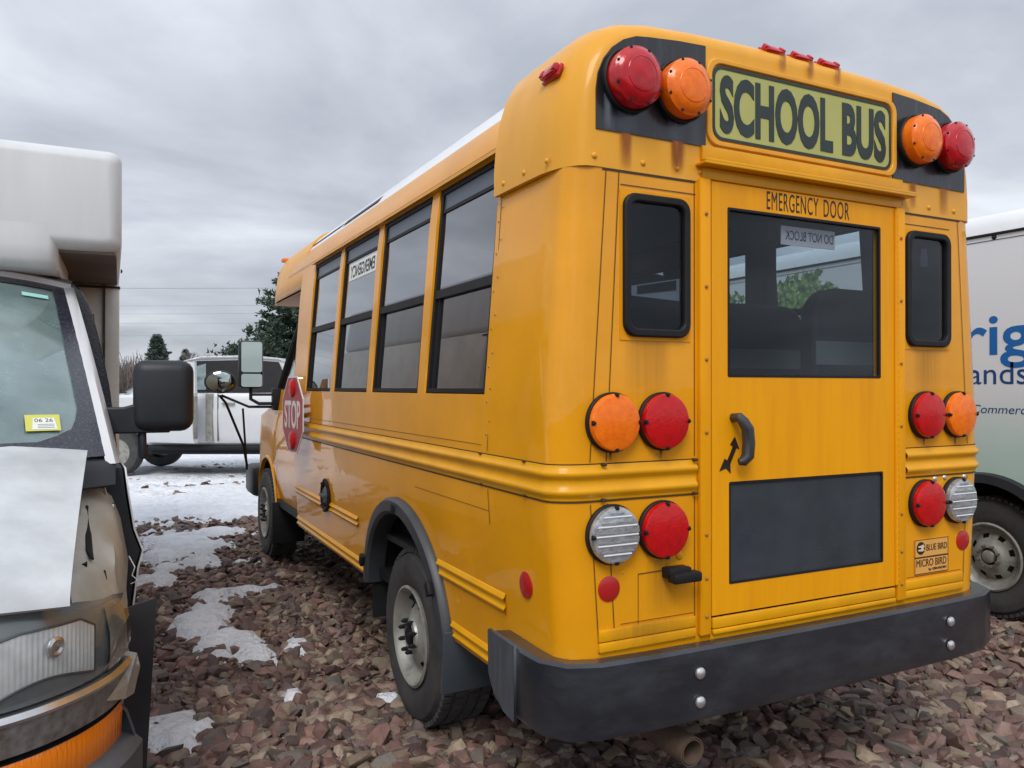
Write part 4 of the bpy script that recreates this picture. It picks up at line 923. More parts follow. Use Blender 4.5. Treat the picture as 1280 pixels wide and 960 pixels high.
mb.poly([(TX, TY0, .42), (TX + 2.2, TY0, .42), (TX + 2.2, TY0, 2.56), (TX, TY0, 2.56)]); mb.poly([(TX, TY1, .42), (TX + 2.2, TY1, .42), (TX + 2.2, TY1, 2.56), (TX, TY1, 2.56)])
mk('cargo_body', mb, M['wrap'], trk, smooth=0)
mb = MB(); RP = [(0, 2.565), (.012, 2.62), (.04, 2.68), (.09, 2.715), (.3, 2.73), (1.1, 2.735), (1.9, 2.73), (2.11, 2.715), (2.16, 2.68), (2.188, 2.62), (2.2, 2.565)]
rs = mb.loft([[(TX + x, y, z) for x, z in RP] for y in (TY0, 2, 4, TY1)], cap=True); mk('roof', mb, M['white_roof'], trk, smooth=50)
mb = MB(); mb.box((TX - .012, TY0, 2.548), (TX + .01, TY1, 2.566), .002); mb.box((TX - .004, TY0, 2.515), (TX - .001, TY1, 2.518)); mb.dome((TX, 1.22, 2.535), .018, -X3, .012); mk('roof_trim', mb, M['black'], trk)
mb = MB()
for y in (.95, 1.62, 2.9, 4.2, 5.5): mb.box((TX - .002, y, .95 if y < 2.2 else .5), (TX + .002, y + .004, 2.54))
mk('panel_joint', mb, mat('panel joint', (.30, .32, .33), .6), trk)
mb = MB()
text_mb(mb, 'rig', (TX - .001, 1.44, 1.635), -Y3, Z3, .47, .36, bold=.012, depth=.001)
mk('large_lettering', mb, M['blue_ink'], trk, smooth=0)
mb = MB(); text_mb(mb, 'ands', (TX - .001, 1.40, 1.525), -Y3, Z3, .40, .15, depth=.001); mk('middle_lettering', mb, M['navy_ink'], trk, smooth=0)
mb = MB(); text_mb(mb, 'Commerc', (TX - .001, 1.385, 1.325), -Y3, Vector((0, -.22, 1)), .37, .06, depth=.0005); mk('small_lettering', mb, M['navy_ink'], trk, smooth=0)
# printed foliage picture on the flank, seen through the bus windows
def leafmat():
    g = bpy.data.materials.new('printed foliage'); g.use_nodes = True; t = g.node_tree; b = t.nodes['Principled BSDF']; n = t.nodes.new; l = t.links.new
    tcn = n('ShaderNodeTexCoord'); nz = n('ShaderNodeTexNoise'); nz.inputs['Scale'].default_value = 22; nz.inputs['Detail'].default_value = 8; l(tcn.outputs['Object'], nz.inputs['Vector'])
    r = n('ShaderNodeValToRGB'); l(nz.outputs['Fac'], r.inputs[0]); e = r.color_ramp.elements; e[0].position = .35; e[0].color = (.03, .07, .025, 1); e[1].position = .68; e[1].color = (.35, .50, .16, 1); q = e.new(.52); q.color = (.12, .24, .06, 1)
    l(r.outputs[0], b.inputs['Base Color']); b.inputs['Roughness'].default_value = .4; return g
mb = MB()
rl = random.Random(31)
def leafpatch(cy, cz, a, b_, n):
    for k in range(n):
        t = rl.uniform(0, 6.283); q = math.sqrt(rl.random()) * (1 + .25 * noise.noise((math.cos(t) * 2.2, math.sin(t) * 2.2, cy))) * rl.uniform(.9, 1.12)
        y, z = cy + a * q * math.cos(t), cz + b_ * q * math.sin(t)
        if not .6 < z < 2.5: continue
        l_, w_, an = rl.uniform(.03, .07), rl.uniform(.016, .034), rl.uniform(0, 6.283); c, q2 = math.cos(an), math.sin(an); d = TX - .002 - k * 1e-6
        mb.poly([(d, y + c * l_, z + q2 * l_), (d, y - q2 * w_, z + c * w_), (d, y - c * l_, z - q2 * l_), (d, y + q2 * w_, z - c * w_)])
leafpatch(4.1, 1.85, .72, .58, 1300); leafpatch(2.95, 1.95, .46, .56, 1000); leafpatch(3.35, 1.3, .7, .5, 900); leafpatch(5.6, 1.6, .8, .6, 900)
mk('foliage_picture', mb, leafmat(), trk, smooth=0, dbl=0, recalc=False)
mb = MB(); mb.loft([[(TX + o_, TC + r_ * math.cos(R(a)), TZC + r_ * math.sin(R(a))) for r_, o_ in ((TR_ + .05, .0), (TR_ + .04, -.04), (TR_ - .01, -.05), (TR_ - .02, .25))] for a in range(-12, 193, 6)]); mk('wheel_arch_flare', mb, M['plastic'], trk, solid=.006, smooth=40)
mb = MB(); mb.box((TX + .25, TY0, .3), (TX + 1.95, TY1, .5)); mb.box((TX + .3, TC - .6, .3), (TX + .33, TC + .6, 1.0)); mk('chassis', mb, M['black'], trk)
for x, s_ in ((TX + .16, -1), (TX + 2.04, 1)):
    wheel(trk, 'rear_wheel', (x, TC, .33), (s_, 0, 0), Rt=.405, wd=.26, hub=False); wheel(trk, 'front_wheel', (x, 7.6, .33), (s_, 0, 0), Rt=.40, wd=.24, hub=False)
mb = MB(); mb.prism([(6.6, .45), (8.5, .45), (8.55, 1.05), (7.7, 1.3), (7.2, 2.0), (6.6, 2.05)], (TX + .1, 0, 0), Y3, Z3, (2.0, 0, 0)); tcab = mk('cab', mb, M['wht'], trk, bev=.05)
mb = MB(); mb.prism([(6.8, 1.3), (7.6, 1.3), (7.2, 1.9), (6.8, 1.9)], (TX + .095, 0, 0), Y3, Z3, (.01, 0, 0)); mk('cab_window', mb, M['frit'], tcab)

# ================================================================== SHUTTLE VAN on the left (faces the camera)
van = thing('shuttle_van', (-3.3, 3.0, GZ), 0, 'damaged white shuttle van with amber turn signal and black mirror at the left edge', 'van')
CX = -3.28
PL = [(-2.275, .72), (-2.295, .60), (-2.345, .47), (-2.43, .36), (-2.55, .275), (-2.75, .21), (-3.0, .175), (-3.28, .165)]
PLAN = PL + [(2 * CX - x, y) for x, y in PL[-2::-1]]
PLL = PL
def band(pl, zs, outs, lean=0):
    """strip following the nose in plan; zs/outs: profile of heights and outward offsets; heights may be functions of x"""
    rings = []
    for i, (x, y) in enumerate(pl):
        a = Vector((*pl[max(i - 1, 0)], 0)); b = Vector((*pl[min(i + 1, len(pl) - 1)], 0)); t = (b - a).normalized(); nn = Vector((-t.y, t.x, 0)) if False else Vector((t.y, -t.x, 0))
        if nn.y > 0.2: nn = -nn
        rings.append([Vector((x, y, 0)) + nn * o_ + Z3 * (z(x) if callable(z) else z) for z, o_ in zip(zs, outs)])
    return rings
def dense(pl, n=6):
    o_ = []
    P = [Vector((*p, 0)) for p in pl]
    for i in range(len(P) - 1):
        p0, p1, p2, p3 = P[max(i - 1, 0)], P[i], P[i + 1], P[min(i + 2, len(P) - 1)]
        for k in range(n):
            t = k / n; q = .5 * ((2 * p1) + (-p0 + p2) * t + (2 * p0 - 5 * p1 + 4 * p2 - p3) * t * t + (-p0 + 3 * p1 - 3 * p2 + p3) * t ** 3); o_.append((q.x, q.y))
    return o_ + [pl[-1]]
PD = dense(PLAN); PDL = dense(PLL)
ht = lambda x: .845 - .0 * (x + 2.28)
HZ = lambda x: float(np.interp(abs(x - CX), [0, .45, .75, .9, 1.0], [.93, .925, .915, .895, .855]))     # lower edge of hood / top of lamps
# lamps and grille band
mb = MB(); mb.loft(band([p for p in PD if abs(p[0] - CX) < .45], [.665, .72, lambda x: HZ(x) - .02, HZ], [-.02, -.01, -.01, -.03])); mk('grille', mb, M['plastic'], van, smooth=40)
for s_ in (1, -1):
    sel = [p for p in PDL if p[0] > -2.84]
    if s_ < 0: sel = [(2 * CX - x, y) for x, y in sel]
    mb = MB(); mb.loft(band(sel, [.668, .70, .76, lambda x: HZ(x) - .03, HZ], [.012, .020, .020, .008, -.015])); hl = mk('headlight', mb, M['lamp_glass'], van, smooth=50)
    if s_ > 0:
        # reflector window sits on the swept face
        src = dense(PLL, 40); sel2 = [p for p in src if -2.595 < p[0] < -2.365]; n_ = len(sel2)
        def prof(x):
            t = (x + 2.595) / .23
            return (.693 + .034 * math.sin(math.pi * min(1, max(0, t))), .868 - .02 * max(0, .3 - t) * 3 - .035 * max(0, t - .85) * 6 - .012 * t)
        rings = []; acc = 0
        for i, (x, y) in enumerate(sel2):
            a = Vector((*sel2[max(i - 1, 0)], 0)); b = Vector((*sel2[min(i + 1, n_ - 1)], 0)); t = (b - a).normalized(); nn = Vector((t.y, -t.x, 0))
            if nn.y > .2: nn = -nn
            if i: acc += (Vector((*sel2[i], 0)) - Vector((*sel2[i - 1], 0))).length
            z0, z1 = prof(x); rings.append([Vector((x, y, z0 + (z1 - z0) * k / 10)) + nn * (.0225 + .003 * abs(math.sin(acc * math.pi / .0135)) * (1 if abs(k - 5) < 5 else .3)) for k in range(11)])
        mb = MB(); mb.loft(rings); mk('reflector_bowl', mb, M['lamp_reflector'], hl, smooth=80)
        ov = [(x, y) for x, y in sel2]; mb = MB(); mb.loft(band(PDL[:-1] if False else [p for p in PDL if p[0] > -2.84], [.675, .71, .77, lambda x: HZ(x) - .03, lambda x: HZ(x) - .008], [.030, .040, .040, .028, .006])); mk('lens_cover', mb, M['lens_clear'], hl, smooth=60)
        mid = rings[n_ // 2][6] + Vector((.002, -.003, 0)); mb = MB(); mb.lathe([(.028, 0), (.028, .006), (.02, .01), (.012, .006), (0, .008)], mid, Vector((.75, -.66, 0)), 20); mk('bulb_shield', mb, M['chrome'], hl)
        mb = MB(); mb.tube([r_[0] for r_ in rings] + rings[-1] + [r_[-1] for r_ in rings[::-1]] + rings[0][::-1], .004, 6); mk('bowl_edge', mb, M['lamp_dark'], hl)
        sel3 = [p for p in PDL if p[0] > -2.345]
        mb = MB(); mb.loft(band(sel3, [.672, .72, .78, lambda x: HZ(x) - .02], [.024, .030, .028, .012])); mk('lens_corner', mb, M['lens_yellowed'], hl, smooth=50)
# chrome strip, bumper header, turn signals, bumper
mb = MB(); mb.loft(band(PD, [.662, .664, .650, .640, .638], [-.01, .035, .045, .04, .0])); mk('chrome_strip', mb, M['chrome'], van, smooth=40)
mb = MB(); mb.loft(band(PD, [.640, .638, .60, .555, .55], [.0, .034, .03, .026, -.01])); mk('bumper_header', mb, M['chrome_rust'], van, smooth=40)
mb = MB(); mb.loft(band(PD, [.542, .535, .528, .40, .39], [.0, .018, .008, .004, -.03])); mk('lower_grille', mb, M['black'], van, smooth=40)
for s_ in (1, -1):
    sel = [p for p in PDL if -2.95 < p[0] < -2.292]
    if s_ < 0: sel = [(2 * CX - x, y) for x, y in sel]
    mb = MB(); mb.loft(band(sel, [.395, .41, .51, .535, .54], [.0, .018, .022, .016, -.005])); mk('turn_signal', mb, M['amber_signal'], van, smooth=50)
mb = MB(); mb.loft(band(PD, [.44, .425, .40, .22, .16], [-.02, .05, .075, .075, .02])); mb.loft(band([p for p in PD if p[0] > -2.296], [.53, .50, .44, .40], [.0, .03, .05, .06])); mk('bumper', mb, M['greyplastic'], van, smooth=40)
# loose broken corner trim
mb = MB(); mb.loft([[(-2.285, .66, .672), (-2.315, .56, .655), (-2.36, .47, .63)], [(-2.235, .66, .655), (-2.262, .55, .60), (-2.33, .45, .59)], [(-2.225, .70, .60), (-2.245, .60, .55), (-2.27, .52, .565)]]); mk('broken_corner_trim', mb, M['lens_yellowed'], van, smooth=0, solid=.004)
# hood
def hoodpt(u, v):
    """u across (-1..1), v from nose (0) to windscreen (1)"""
    hw = .875 + .02 * v; x = CX + u * hw
    yf = .30 - .19 * (1 - abs(u) ** 2.2) + .07 * max(0, abs(u) - .8) * 5 * 0; y = yf + (1.20 - yf) * v + .0 * u
    z = .955 + .315 * v ** .8 + .05 * (1 - u * u) - .02 * (1 - v) ** 3 
    if v == 0: z -= .02
    return Vector((x, y, z))
mb = MB(); mb.loft([[hoodpt(u, v) for u in np.linspace(-1, 1, 81)] for v in (0, .02, .05, .08, .15, .3, .5, .7, .85, 1)]); hd0 = mk('hood', mb, M['hood'], van, smooth=60, solid=.022)
mb = MB(); mb.loft(band([p for p in PD if abs(p[0] - CX) < .93], [lambda x: HZ(x) - .01, lambda x: HZ(x) + .06], [-.06, -.07])); mk('hood_gap', mb, M['black'], van)
# fenders (left one crumpled) : top surface and outer side
rng_ = random.Random(5)
for s_ in (1, -1):
    mb = MB(); rings = []
    for k, y in enumerate(np.linspace(.66, 1.30, 16)):
        t = k / 15; zt = .835 + .30 * t ** .9; xin = -2.47; xo = -2.275 + .0 * t
        cr = (lambda a: (noise.noise((a * 3.0, y * 5, 2)) * .03 if s_ > 0 else 0))
        r_ = [(xin, y - .28 * (1 - t), zt + .0), (-2.40, y - .12 * (1 - t), zt + .015 + cr(1)), (-2.345, y - .03 * (1 - t), zt - .005 + cr(2)), (-2.30 + cr(3) * .5, y, zt - .05 + cr(4)), (xo + cr(5), y, zt - .14), (xo + .02 + cr(6), y, zt - .3), (xo + .015, y, .62), (xo, y + .0, .45)]
        rings.append([Vector((x if s_ > 0 else 2 * CX - x, yy, z)) for x, yy, z in r_])
    mb.loft(rings); mk('fender', mb, M['greige'] if s_ > 0 else M['wht'], van, smooth=30, solid=.01)
mb = MB(); mb.tube([(-2.385, 1.10, 1.075), (-2.382, .98, 1.01), (-2.372, .86, .955), (-2.36, .80, .94)], [.006, .014, .012, .004], 6); mb.box((-2.405, .76, .92), (-2.375, .80, .935)); mb.tube([(-2.325, .80, .90), (-2.318, .76, .84), (-2.315, .73, .78)], [.003, .008, .006], 6)
mk('fender_tear', mb, M['black'], van)
# wheel-house liner panel sticking out behind the bumper
mb = MB(); mb.loft([[(-2.29, .74, .775), (-2.165, .80, .792), (-2.20, .95, .75)], [(-2.29, .72, .70), (-2.17, .79, .76), (-2.2, .95, .70)], [(-2.28, .72, .45), (-2.185, .80, .46), (-2.22, .95, .45)], [(-2.27, .72, .10), (-2.205, .80, .10), (-2.24, .95, .10)]], close=True, cap=True); mk('wheel_liner', mb, M['plastic'], van, smooth=30)
for s_ in (1, -1): wheel(van, 'front_wheel', (CX + s_ * .83, 1.12, .31), (s_, 0, 0), Rt=.385, wd=.22, hub=False)
for s_ in (1, -1): wheel(van, 'rear_wheel', (CX + s_ * .83, 5.2, .31), (s_, 0, 0), Rt=.385, wd=.22, hub=False)
# doors: black front edge with body-line profile, thin white skin outside
DP = [(-2.325, .40), (-2.262, .42), (-2.245, .60), (-2.222, .80), (-2.205, .865), (-2.235, .95), (-2.255, 1.08), (-2.268, 1.19), (-2.325, 1.19)]
mb = MB(); mb.prism(DP, (0, 1.30, 0), X3, Z3, (-.05, 1.1, 0)); dr = mk('driver_door', mb, M['plastic'], van, smooth=25)
mb = MB(); mb.loft([[Vector((x + .008, 1.288, z)), Vector((x - .042, 2.405, z))] for x, z in DP[1:-1]]); mk('door_skin', mb, M['wht'], dr, solid=.006)
mb = MB(); mb.tube([(-2.335, 1.28, 1.14), (-2.30, 1.26, 1.0), (-2.295, 1.26, .9)], .005); mb.box((-2.33, 1.24, .80), (-2.27, 1.3, .83), .004); mb.box((-2.33, 1.24, 1.03), (-2.295, 1.3, 1.06), .004); mk('door_hinge', mb, M['chrome'], dr)
mb = MB(); mb.tube([(-2.245, 1.22, .86), (-2.225, 1.2, .82), (-2.235, 1.2, .79), (-2.215, 1.19, .77), (-2.24, 1.19, .76)], .002); mk('loose_wire', mb, M['st_white'], van)
DG = [at(px, py, 4.25) for px, py in ((90, 362), (95, 361), (104, 370), (113, 386), (122, 415), (130, 449), (137, 482), (142, 520), (147, 562), (138, 566), (118, 490), (98, 415))]
mb = MB(); mb.prism([(p.x, p.z) for p in DG], (0, 2.40, 0), X3, Z3, (-.03, .35, 0)); mk('door_glass', mb, M['frit'], dr, smooth=50, bev=.008)
# cab shell, pillars, cowl, windscreen
WSB = lambda u: Vector((CX + u * .955, 1.02 + .30 * abs(u) ** 2.4, 1.235 - .0 * u)); WST = lambda u: Vector((CX + u * .765, 2.16 + .14 * abs(u) ** 2.4, 2.03 - .045 * abs(u) ** 3))
def wsp(u, v): return WSB(u).lerp(WST(u), v) + Vector((0, -.06, .04)) * (4 * v * (1 - v)) * .5
U = np.linspace(-1, 1, 25)
mb = MB(); mb.loft([[wsp(u * .965, v) for u in U] for v in np.linspace(.05, .955, 9)]); ws = mk('windscreen', mb, M['ws_glass'], van, smooth=60, solid=.004)
mb = MB()
def fr_ring(fu, v0, v1):
    P = [(fu * math.copysign(1, a) if 0 else a, b) for a, b in []]; return P
outr = [(u, .0) for u in np.linspace(-1, 1, 25)] + [(1, v) for v in np.linspace(0, 1, 13)[1:]] + [(u, 1) for u in np.linspace(1, -1, 25)[1:]] + [(-1, v) for v in np.linspace(1, 0, 13)[1:-1]]
def inn(u, v):
    uu = u * .935; vv_ = .075 + .885 * v
    # rounded inner corners
    return uu, vv_
A = [wsp(u, v) + Vector((0, -.006, .004)) for u, v in outr]; B = []
for u, v in outr:
    uu, vv_ = inn(u, v); au = abs(uu)
    if au > .80 and vv_ < .2: k = min(1, (au - .80) / .13) * (.2 - vv_) / .125; uu *= 1 - .04 * k; vv_ += .05 * k
    B.append(wsp(uu, vv_) + Vector((0, -.006, .004)))
va = [mb.bm.verts.new(p) for p in A]; vb = [mb.bm.verts.new(p) for p in B]
for k in range(len(va)): j = (k + 1) % len(va); mb._f([va[k], va[j], vb[j], vb[k]])
mk('windscreen_border', mb, M['frit'], ws, smooth=60, solid=.003)
def wslocal(u0, v0, w_, h_, nm, m_, par):
    c_ = wsp(u0, v0); ru = (wsp(u0 + .02, v0) - wsp(u0 - .02, v0)).normalized(); rv = (wsp(u0, v0 + .02) - wsp(u0, v0 - .02)).normalized(); nn = rv.cross(ru).normalized()
    if nn.y > 0: nn = -nn
    mb = MB(); mb.prism([(-w_ / 2, -h_ / 2), (w_ / 2, -h_ / 2), (w_ / 2, h_ / 2), (-w_ / 2, h_ / 2)], c_ + nn * .006, ru, rv, nn * .001); return mk(nm, mb, m_, par), c_, ru, rv, nn
sk, c_, ru, rv, nn = wslocal(.80, .155, .125, .09, 'inspection_sticker', M['st_yellow'], ws)
mb = MB(); mb.prism([(-.04, -.038), (.05, -.038), (.042, .026), (-.034, .026)], c_ + nn * .0075, ru, rv, nn * .0005); mk('sticker_panel', mb, M['st_white'], sk)
mb = MB(); text_mb(mb, '06', c_ + nn * .0085 - ru * .03 + rv * .002, ru, rv, .028, .02, depth=0); text_mb(mb, '26', c_ + nn * .0085 + ru * .008 + rv * .002, ru, rv, .028, .02, depth=0)
for k in range(3): mb.prism([(-.02, -.03 + k * .009), (.04, -.03 + k * .009), (.04, -.028 + k * .009), (-.02, -.028 + k * .009)], c_ + nn * .0082, ru, rv, nn * .0003)
mk('sticker_lettering', mb, M['ink'], sk, smooth=0)
wslocal(.835, .885, .11, .035, 'tint_sticker', M['st_teal'], ws)
mb = MB()
for s_ in (1, -1): mb.loft([[wsp(s_ * 1.0, v) + Vector((s_ * a, b_, .0)) for a, b_ in ((-.005, -.012), (.028, -.012), (.045, .03), (.03, .10))] for v in np.linspace(-.03, 1.02, 12)])
mk('windscreen_pillar', mb, M['wht'], van, smooth=50)
mb = MB(); mb.loft([[WST(u) + Vector((0, a, b_)) for a, b_ in ((-.01, -.005), (.0, .03), (.1, .06), (.8, .07))] for u in np.linspace(-1.04, 1.04, 15)]); mk('cab_roof', mb, M['wht'], van, smooth=50)
mb = MB(); mb.loft([[WSB(u) + Vector((0, a, b_)) for a, b_ in ((.05, .005), (-.03, -.015), (-.10, -.05), (-.16, -.095))] for u in np.linspace(-1.035, 1.035, 21)]); mk('cowl', mb, M['plastic'], van, smooth=50, solid=.012)
mb = MB(); mb.box((CX - .95, 1.3, .3), (CX + .93, 2.7, 1.15)); mb.box((CX - .9, .45, .2), (CX + .9, 1.4, .8)); mb.box((CX - .9, 3.3, .4), (CX + .88, 3.36, 1.95)); mb.box((CX - .78, 2.6, 1.99), (CX + .70, 3.35, 2.03)); mk('cab_inner', mb, mat('grey cab trim', (.16, .2, .2), .7), van)
mb = MB(); mb.box((CX + .25, 1.95, 1.1), (CX + .7, 2.1, 1.75), .05); mb.lathe([(.19, 0), (.20, .01), (.19, .02), (.18, .01)], (CX + .45, 1.55, 1.32), (0, -.5, .8), 24); mb.box((CX - .7, 1.95, 1.1), (CX - .25, 2.1, 1.75), .05); mk('cab_seat', mb, M['seat'], van)
# mirror
mb = MB(); q0 = Vector((-2.102, 1.60, 1.468)); mb.box((-.118, -.09, -.152), (.118, .06, .152), .05, 4, M4=Matrix.Translation(q0) @ Matrix.Rotation(R(-8), 4, 'Z')); 
mm_ = mk('door_mirror', mb, M['plastic'], van, smooth=50)
mb = MB(); mb.loft([[Vector((x, 1.6 + a, 1.36 + b_)) for a, b_ in ((-.05, .06 + h_), (.05, .06 + h_), (.05, -.05), (-.05, -.05))] for x, h_ in ((-2.34, .0), (-2.26, .0), (-2.19, .02), (-2.08, .03))], close=True, cap=True); mb.tube([(-2.19, 1.58, 1.32), (-2.185, 1.58, 1.20)], .018); mk('mirror_arm', mb, M['plastic'], mm_, bev=.01)
# body: cap over the cab and box behind
BX1 = -2.262; BX0 = 2 * CX - BX1
mb = MB()
R_ = [(2.10, .06), (2.105, .045), (2.12, .025), (2.145, .008), (2.18, 0), (4, 0), (7.5, 0), (7.58, .03), (7.62, .1)]
sec = lambda d, y: rrect(BX0 + d, 2.15 + d, BX1 - d, 2.645 - d, max(.02, .05 - d * .4), 5)
rs = mb.loft([[(x, y, z + (0.02 * (1 - ((x - CX) / 1.02) ** 2) if z > 2.4 else 0)) for x, z in sec(d, y)] for y, d in R_], close=True, cap=True)
mk('roof_cap', mb, M['fibre'], van, smooth=60)
mb = MB(); mb.prism([(-2.53, 2.16), (-2.30, 2.15), (-2.285, 2.2), (-2.275, 3.38), (-2.53, 3.38)], (0, 0, 2.143), X3, Y3, (0, 0, .012)); mk('cap_underside', mb, mat('shade-brown cap underside', (.16, .125, .105), .7, var=.4), van)  # plate coloured dark brown to paint in the shade under the overhang
mb = MB(); mb.box((BX0, 3.40, .30), (BX1 - .085, 7.6, 2.148), .012); mb.box((BX1 - .083, 3.38, .30), (BX1, 7.6, 2.148), .012); mk('cargo_body', mb, M['cream'], van)
FS = [(2.0990, 2.262), (2.0988, 2.22), (2.0990, 2.16), (2.108, 2.10), (2.135, 2.06), (2.3, 2.045)]
mb = MB(); mb.loft([[(x, y, z) for y, z in FS] for x in np.linspace(2 * CX + 2.57, -2.57, 14)] + [[(-2.548, y + .012, min(z, 2.30)) for y, z in FS], [(-2.530, y + .05, min(z, 2.26)) for y, z in FS], [(-2.522, y + .8, min(z, 2.26)) for y, z in FS]]); mk('cap_fairing', mb, M['fibre'], van, smooth=60)
mb = MB(); mb.box((BX1 - .088, 3.376, .3), (BX1 - .082, 3.39, 2.12)); mb.box((-2.55, 3.37, 2.120), (BX1 + .004, 3.45, 2.132)); mb.dome((BX1, 2.7, 2.14), .012, X3, .01); mk('body_seams', mb, M['line'], van)

# ================================================================== PICKUP in the background
PKP = at(293, 475, 14.8); hd_ = math.atan2(RT.y, RT.x)
pk = thing('pickup_truck', (PKP.x, PKP.y, GZ + .045), hd_, 'white crew cab pickup with its front door ajar beyond the snow', 'pickup truck')
# local axes: +x towards image right (rear of truck), -y towards the camera
HW = 1.0
def side_sec(P, y0, y1, nm, m_, bev=.03, par=pk):
    mb = MB(); mb.prism(P, (0, y0, 0), X3, Z3, (0, y1 - y0, 0)); return mk(nm, mb, m_, par, bev=bev, local=True, smooth=30)
def wheelcut(cx, r_=.50): return [(cx + r_ * math.cos(R(a)), .44 + r_ * math.sin(R(a))) for a in range(10, 171, 16)]
LOW = [(-2.72, .70), (-2.78, 1.0), (-2.70, 1.24), (-1.66, 1.40), (1.25, 1.44), (3.3, 1.40), (3.32, .7), (2.9, .62)] + wheelcut(2.25) + [(1.7, .52), (-1.15, .52)] + wheelcut(-1.72)
# flank with tumblehome: three lofted sections per side instead of one flat slab
mb = MB(); secs = [(-HW + .05, .0), (-HW, .0), (HW, .0), (HW - .05, .0)]
mb.prism(LOW, (0, -HW + .05, 0), X3, Z3, (0, 2 * HW - .10, 0)); pb = mk('body', mb, M['wht'], pk, bev=.05, local=True, smooth=30)
for s_ in (-1, 1):
    mb = MB()
    mb.loft([[(x, s_ * (HW - .045 + o_), z) for z, o_ in ((.56, .0), (.66, .025), (.95, .05), (1.10, .055), (1.20, .04), (1.30, .045), (1.38, .03), (1.43, .0))] for x in (-1.16, -.6, .0, .05, .6, 1.22)]); mk('door_skin', mb, M['wht'], pb, local=True, smooth=60)
GH = [(-1.66, 1.40), (-1.25, 1.70), (-.78, 1.98), (-.4, 2.06), (.5, 2.08), (1.05, 2.04), (1.22, 1.98), (1.42, 1.43)]
mb = MB()
def gsec(y, k): return [Vector((x * (1 - .02 * k), y, 1.40 + (z - 1.40) * (1 - .035 * k))) for x, z in GH]
mb.loft([gsec(-.80, 1.2), gsec(-.86, .2) , gsec(.86, .2), gsec(.80, 1.2)], cap=True)
for v in mb.bm.verts: v.co.y *= 1 - .16 * max(0, v.co.z - 1.40) / .66
gh = mk('cab_top', mb, M['wht'], pk, local=True, smooth=30, bev=.04)
def onside(P, off, nm, m_):
    mb = MB(); vs = [mb.bm.verts.new((x, -(.862 * (1 - .16 * max(0, z - 1.40) / .66)) - off, z)) for x, z in P]; mb._f(vs); return mk(nm, mb, m_, gh, local=True, smooth=0, solid=.004)
onside([(-1.36, 1.45), (-1.02, 1.72), (-.62, 1.94), (-.38, 2.0), (.55, 2.02), (1.05, 1.98), (1.30, 1.45)], .004, 'window_trim', M['black'])
onside([(-1.02, 1.49), (-.58, 1.86), (-.24, 1.95), (-.20, 1.49)], .008, 'front_window', M['ws_glass'])
onside([(.04, 1.49), (.04, 1.96), (.62, 1.96), (.98, 1.92), (1.16, 1.49)], .008, 'rear_window', M['frit'])
mb = MB(); mb.loft([[(-1.64 + .0, y, 1.43) for y in (-.78, 0, .78)], [(-1.26, y, 1.715) for y in (-.74, 0, .74)], [(-.82, y, 1.975) for y in (-.68, 0, .68)]])
bmesh.ops.translate(mb.bm, vec=(-.015, 0, .02), verts=mb.bm.verts); mk('windscreen', mb, M['ws_glass'], gh, local=True)
mb = MB(); mb.loft([[(-.7, y, 2.01) for y in (-.6, 0, .6)], [(-.4, y, 2.085) for y in (-.64, 0, .64)], [(.5, y, 2.105) for y in (-.66, 0, .66)], [(1.0, y, 2.06) for y in (-.62, 0, .62)]]); mb.loft([[(-2.6, y, 1.27) for y in (-.8, .8)], [(-1.75, y, 1.40) for y in (-.8, .8)]]); mk('snow_cover', mb, M['snow'], pk, local=True, solid=.02)
mb = MB(); mb.box((-1.15, -HW - .03, .44), (1.65, -HW + .12, .52), .02); mb.box((-1.2, -HW + .12, .36), (1.9, HW - .1, .54)); mk('sill', mb, M['black'], pk, local=True)
# front door standing ajar: hinged at the front, rear edge swung out towards the camera
mb = MB(); hp = Vector((-1.15, -HW - .0, 0)); M4 = Matrix.Translation(hp) @ Matrix.Rotation(R(-20), 4, 'Z')
mb.loft([[(x, o_, z) for z, o_ in ((.58, .0), (.66, -.025), (.95, -.05), (1.10, -.055), (1.30, -.045), (1.43, -.01))] for x in (0, .5, 1.0)])
mb.loft([[(x, .08, z) for z in (.58, 1.43)] for x in (0, 1.0)]); mb.loft([[(1.0, o_, z) for z, o_ in ((.58, .0), (.66, -.025), (.95, -.05), (1.10, -.055), (1.30, -.045), (1.43, -.01))], [(1.0, .08, z) for z in (.58, .66, .95, 1.1, 1.3, 1.43)]]); bmesh.ops.transform(mb.bm, matrix=M4, verts=mb.bm.verts)
do = mk('front_door', mb, M['wht'], pk, local=True, smooth=50, solid=.006)
mb = MB(); mb.prism([(.10, 1.43), (.55, 1.84), (.86, 1.97), (1.0, 1.96), (1.02, 1.43), (.90, 1.43), (.92, 1.90), (.85, 1.91), (.58, 1.79), (.2, 1.43)], (0, .0, 0), X3, Z3, (0, .05, 0)); bmesh.ops.transform(mb.bm, matrix=M4, verts=mb.bm.verts); mk('door_window_frame', mb, M['wht'], do, local=True)
mb = MB(); mb.box((1.0, -.03, .66), (1.012, .07, 1.38), .004); bmesh.ops.transform(mb.bm, matrix=M4, verts=mb.bm.verts); mk('door_edge', mb, M['glass_right'] if 0 else M['rim'], do, local=True)
mb = MB(); mb.box((-.14, -HW - .03, .60), (-.02, -HW + .03, 1.42)); mk('door_opening', mb, M['rim'], pk, local=True)
mb = MB()
for x in (.06, 1.22): mb.box((x, -HW - .013, .60), (x + .010, -HW + .02, 1.42))
mk('door_gap', mb, M['line'], pk, local=True)
mb = MB(); mb.box((.14, -HW - .045, 1.235), (.36, -HW + .01, 1.27), .008); mk('door_handle', mb, M['rim'], pk, local=True)
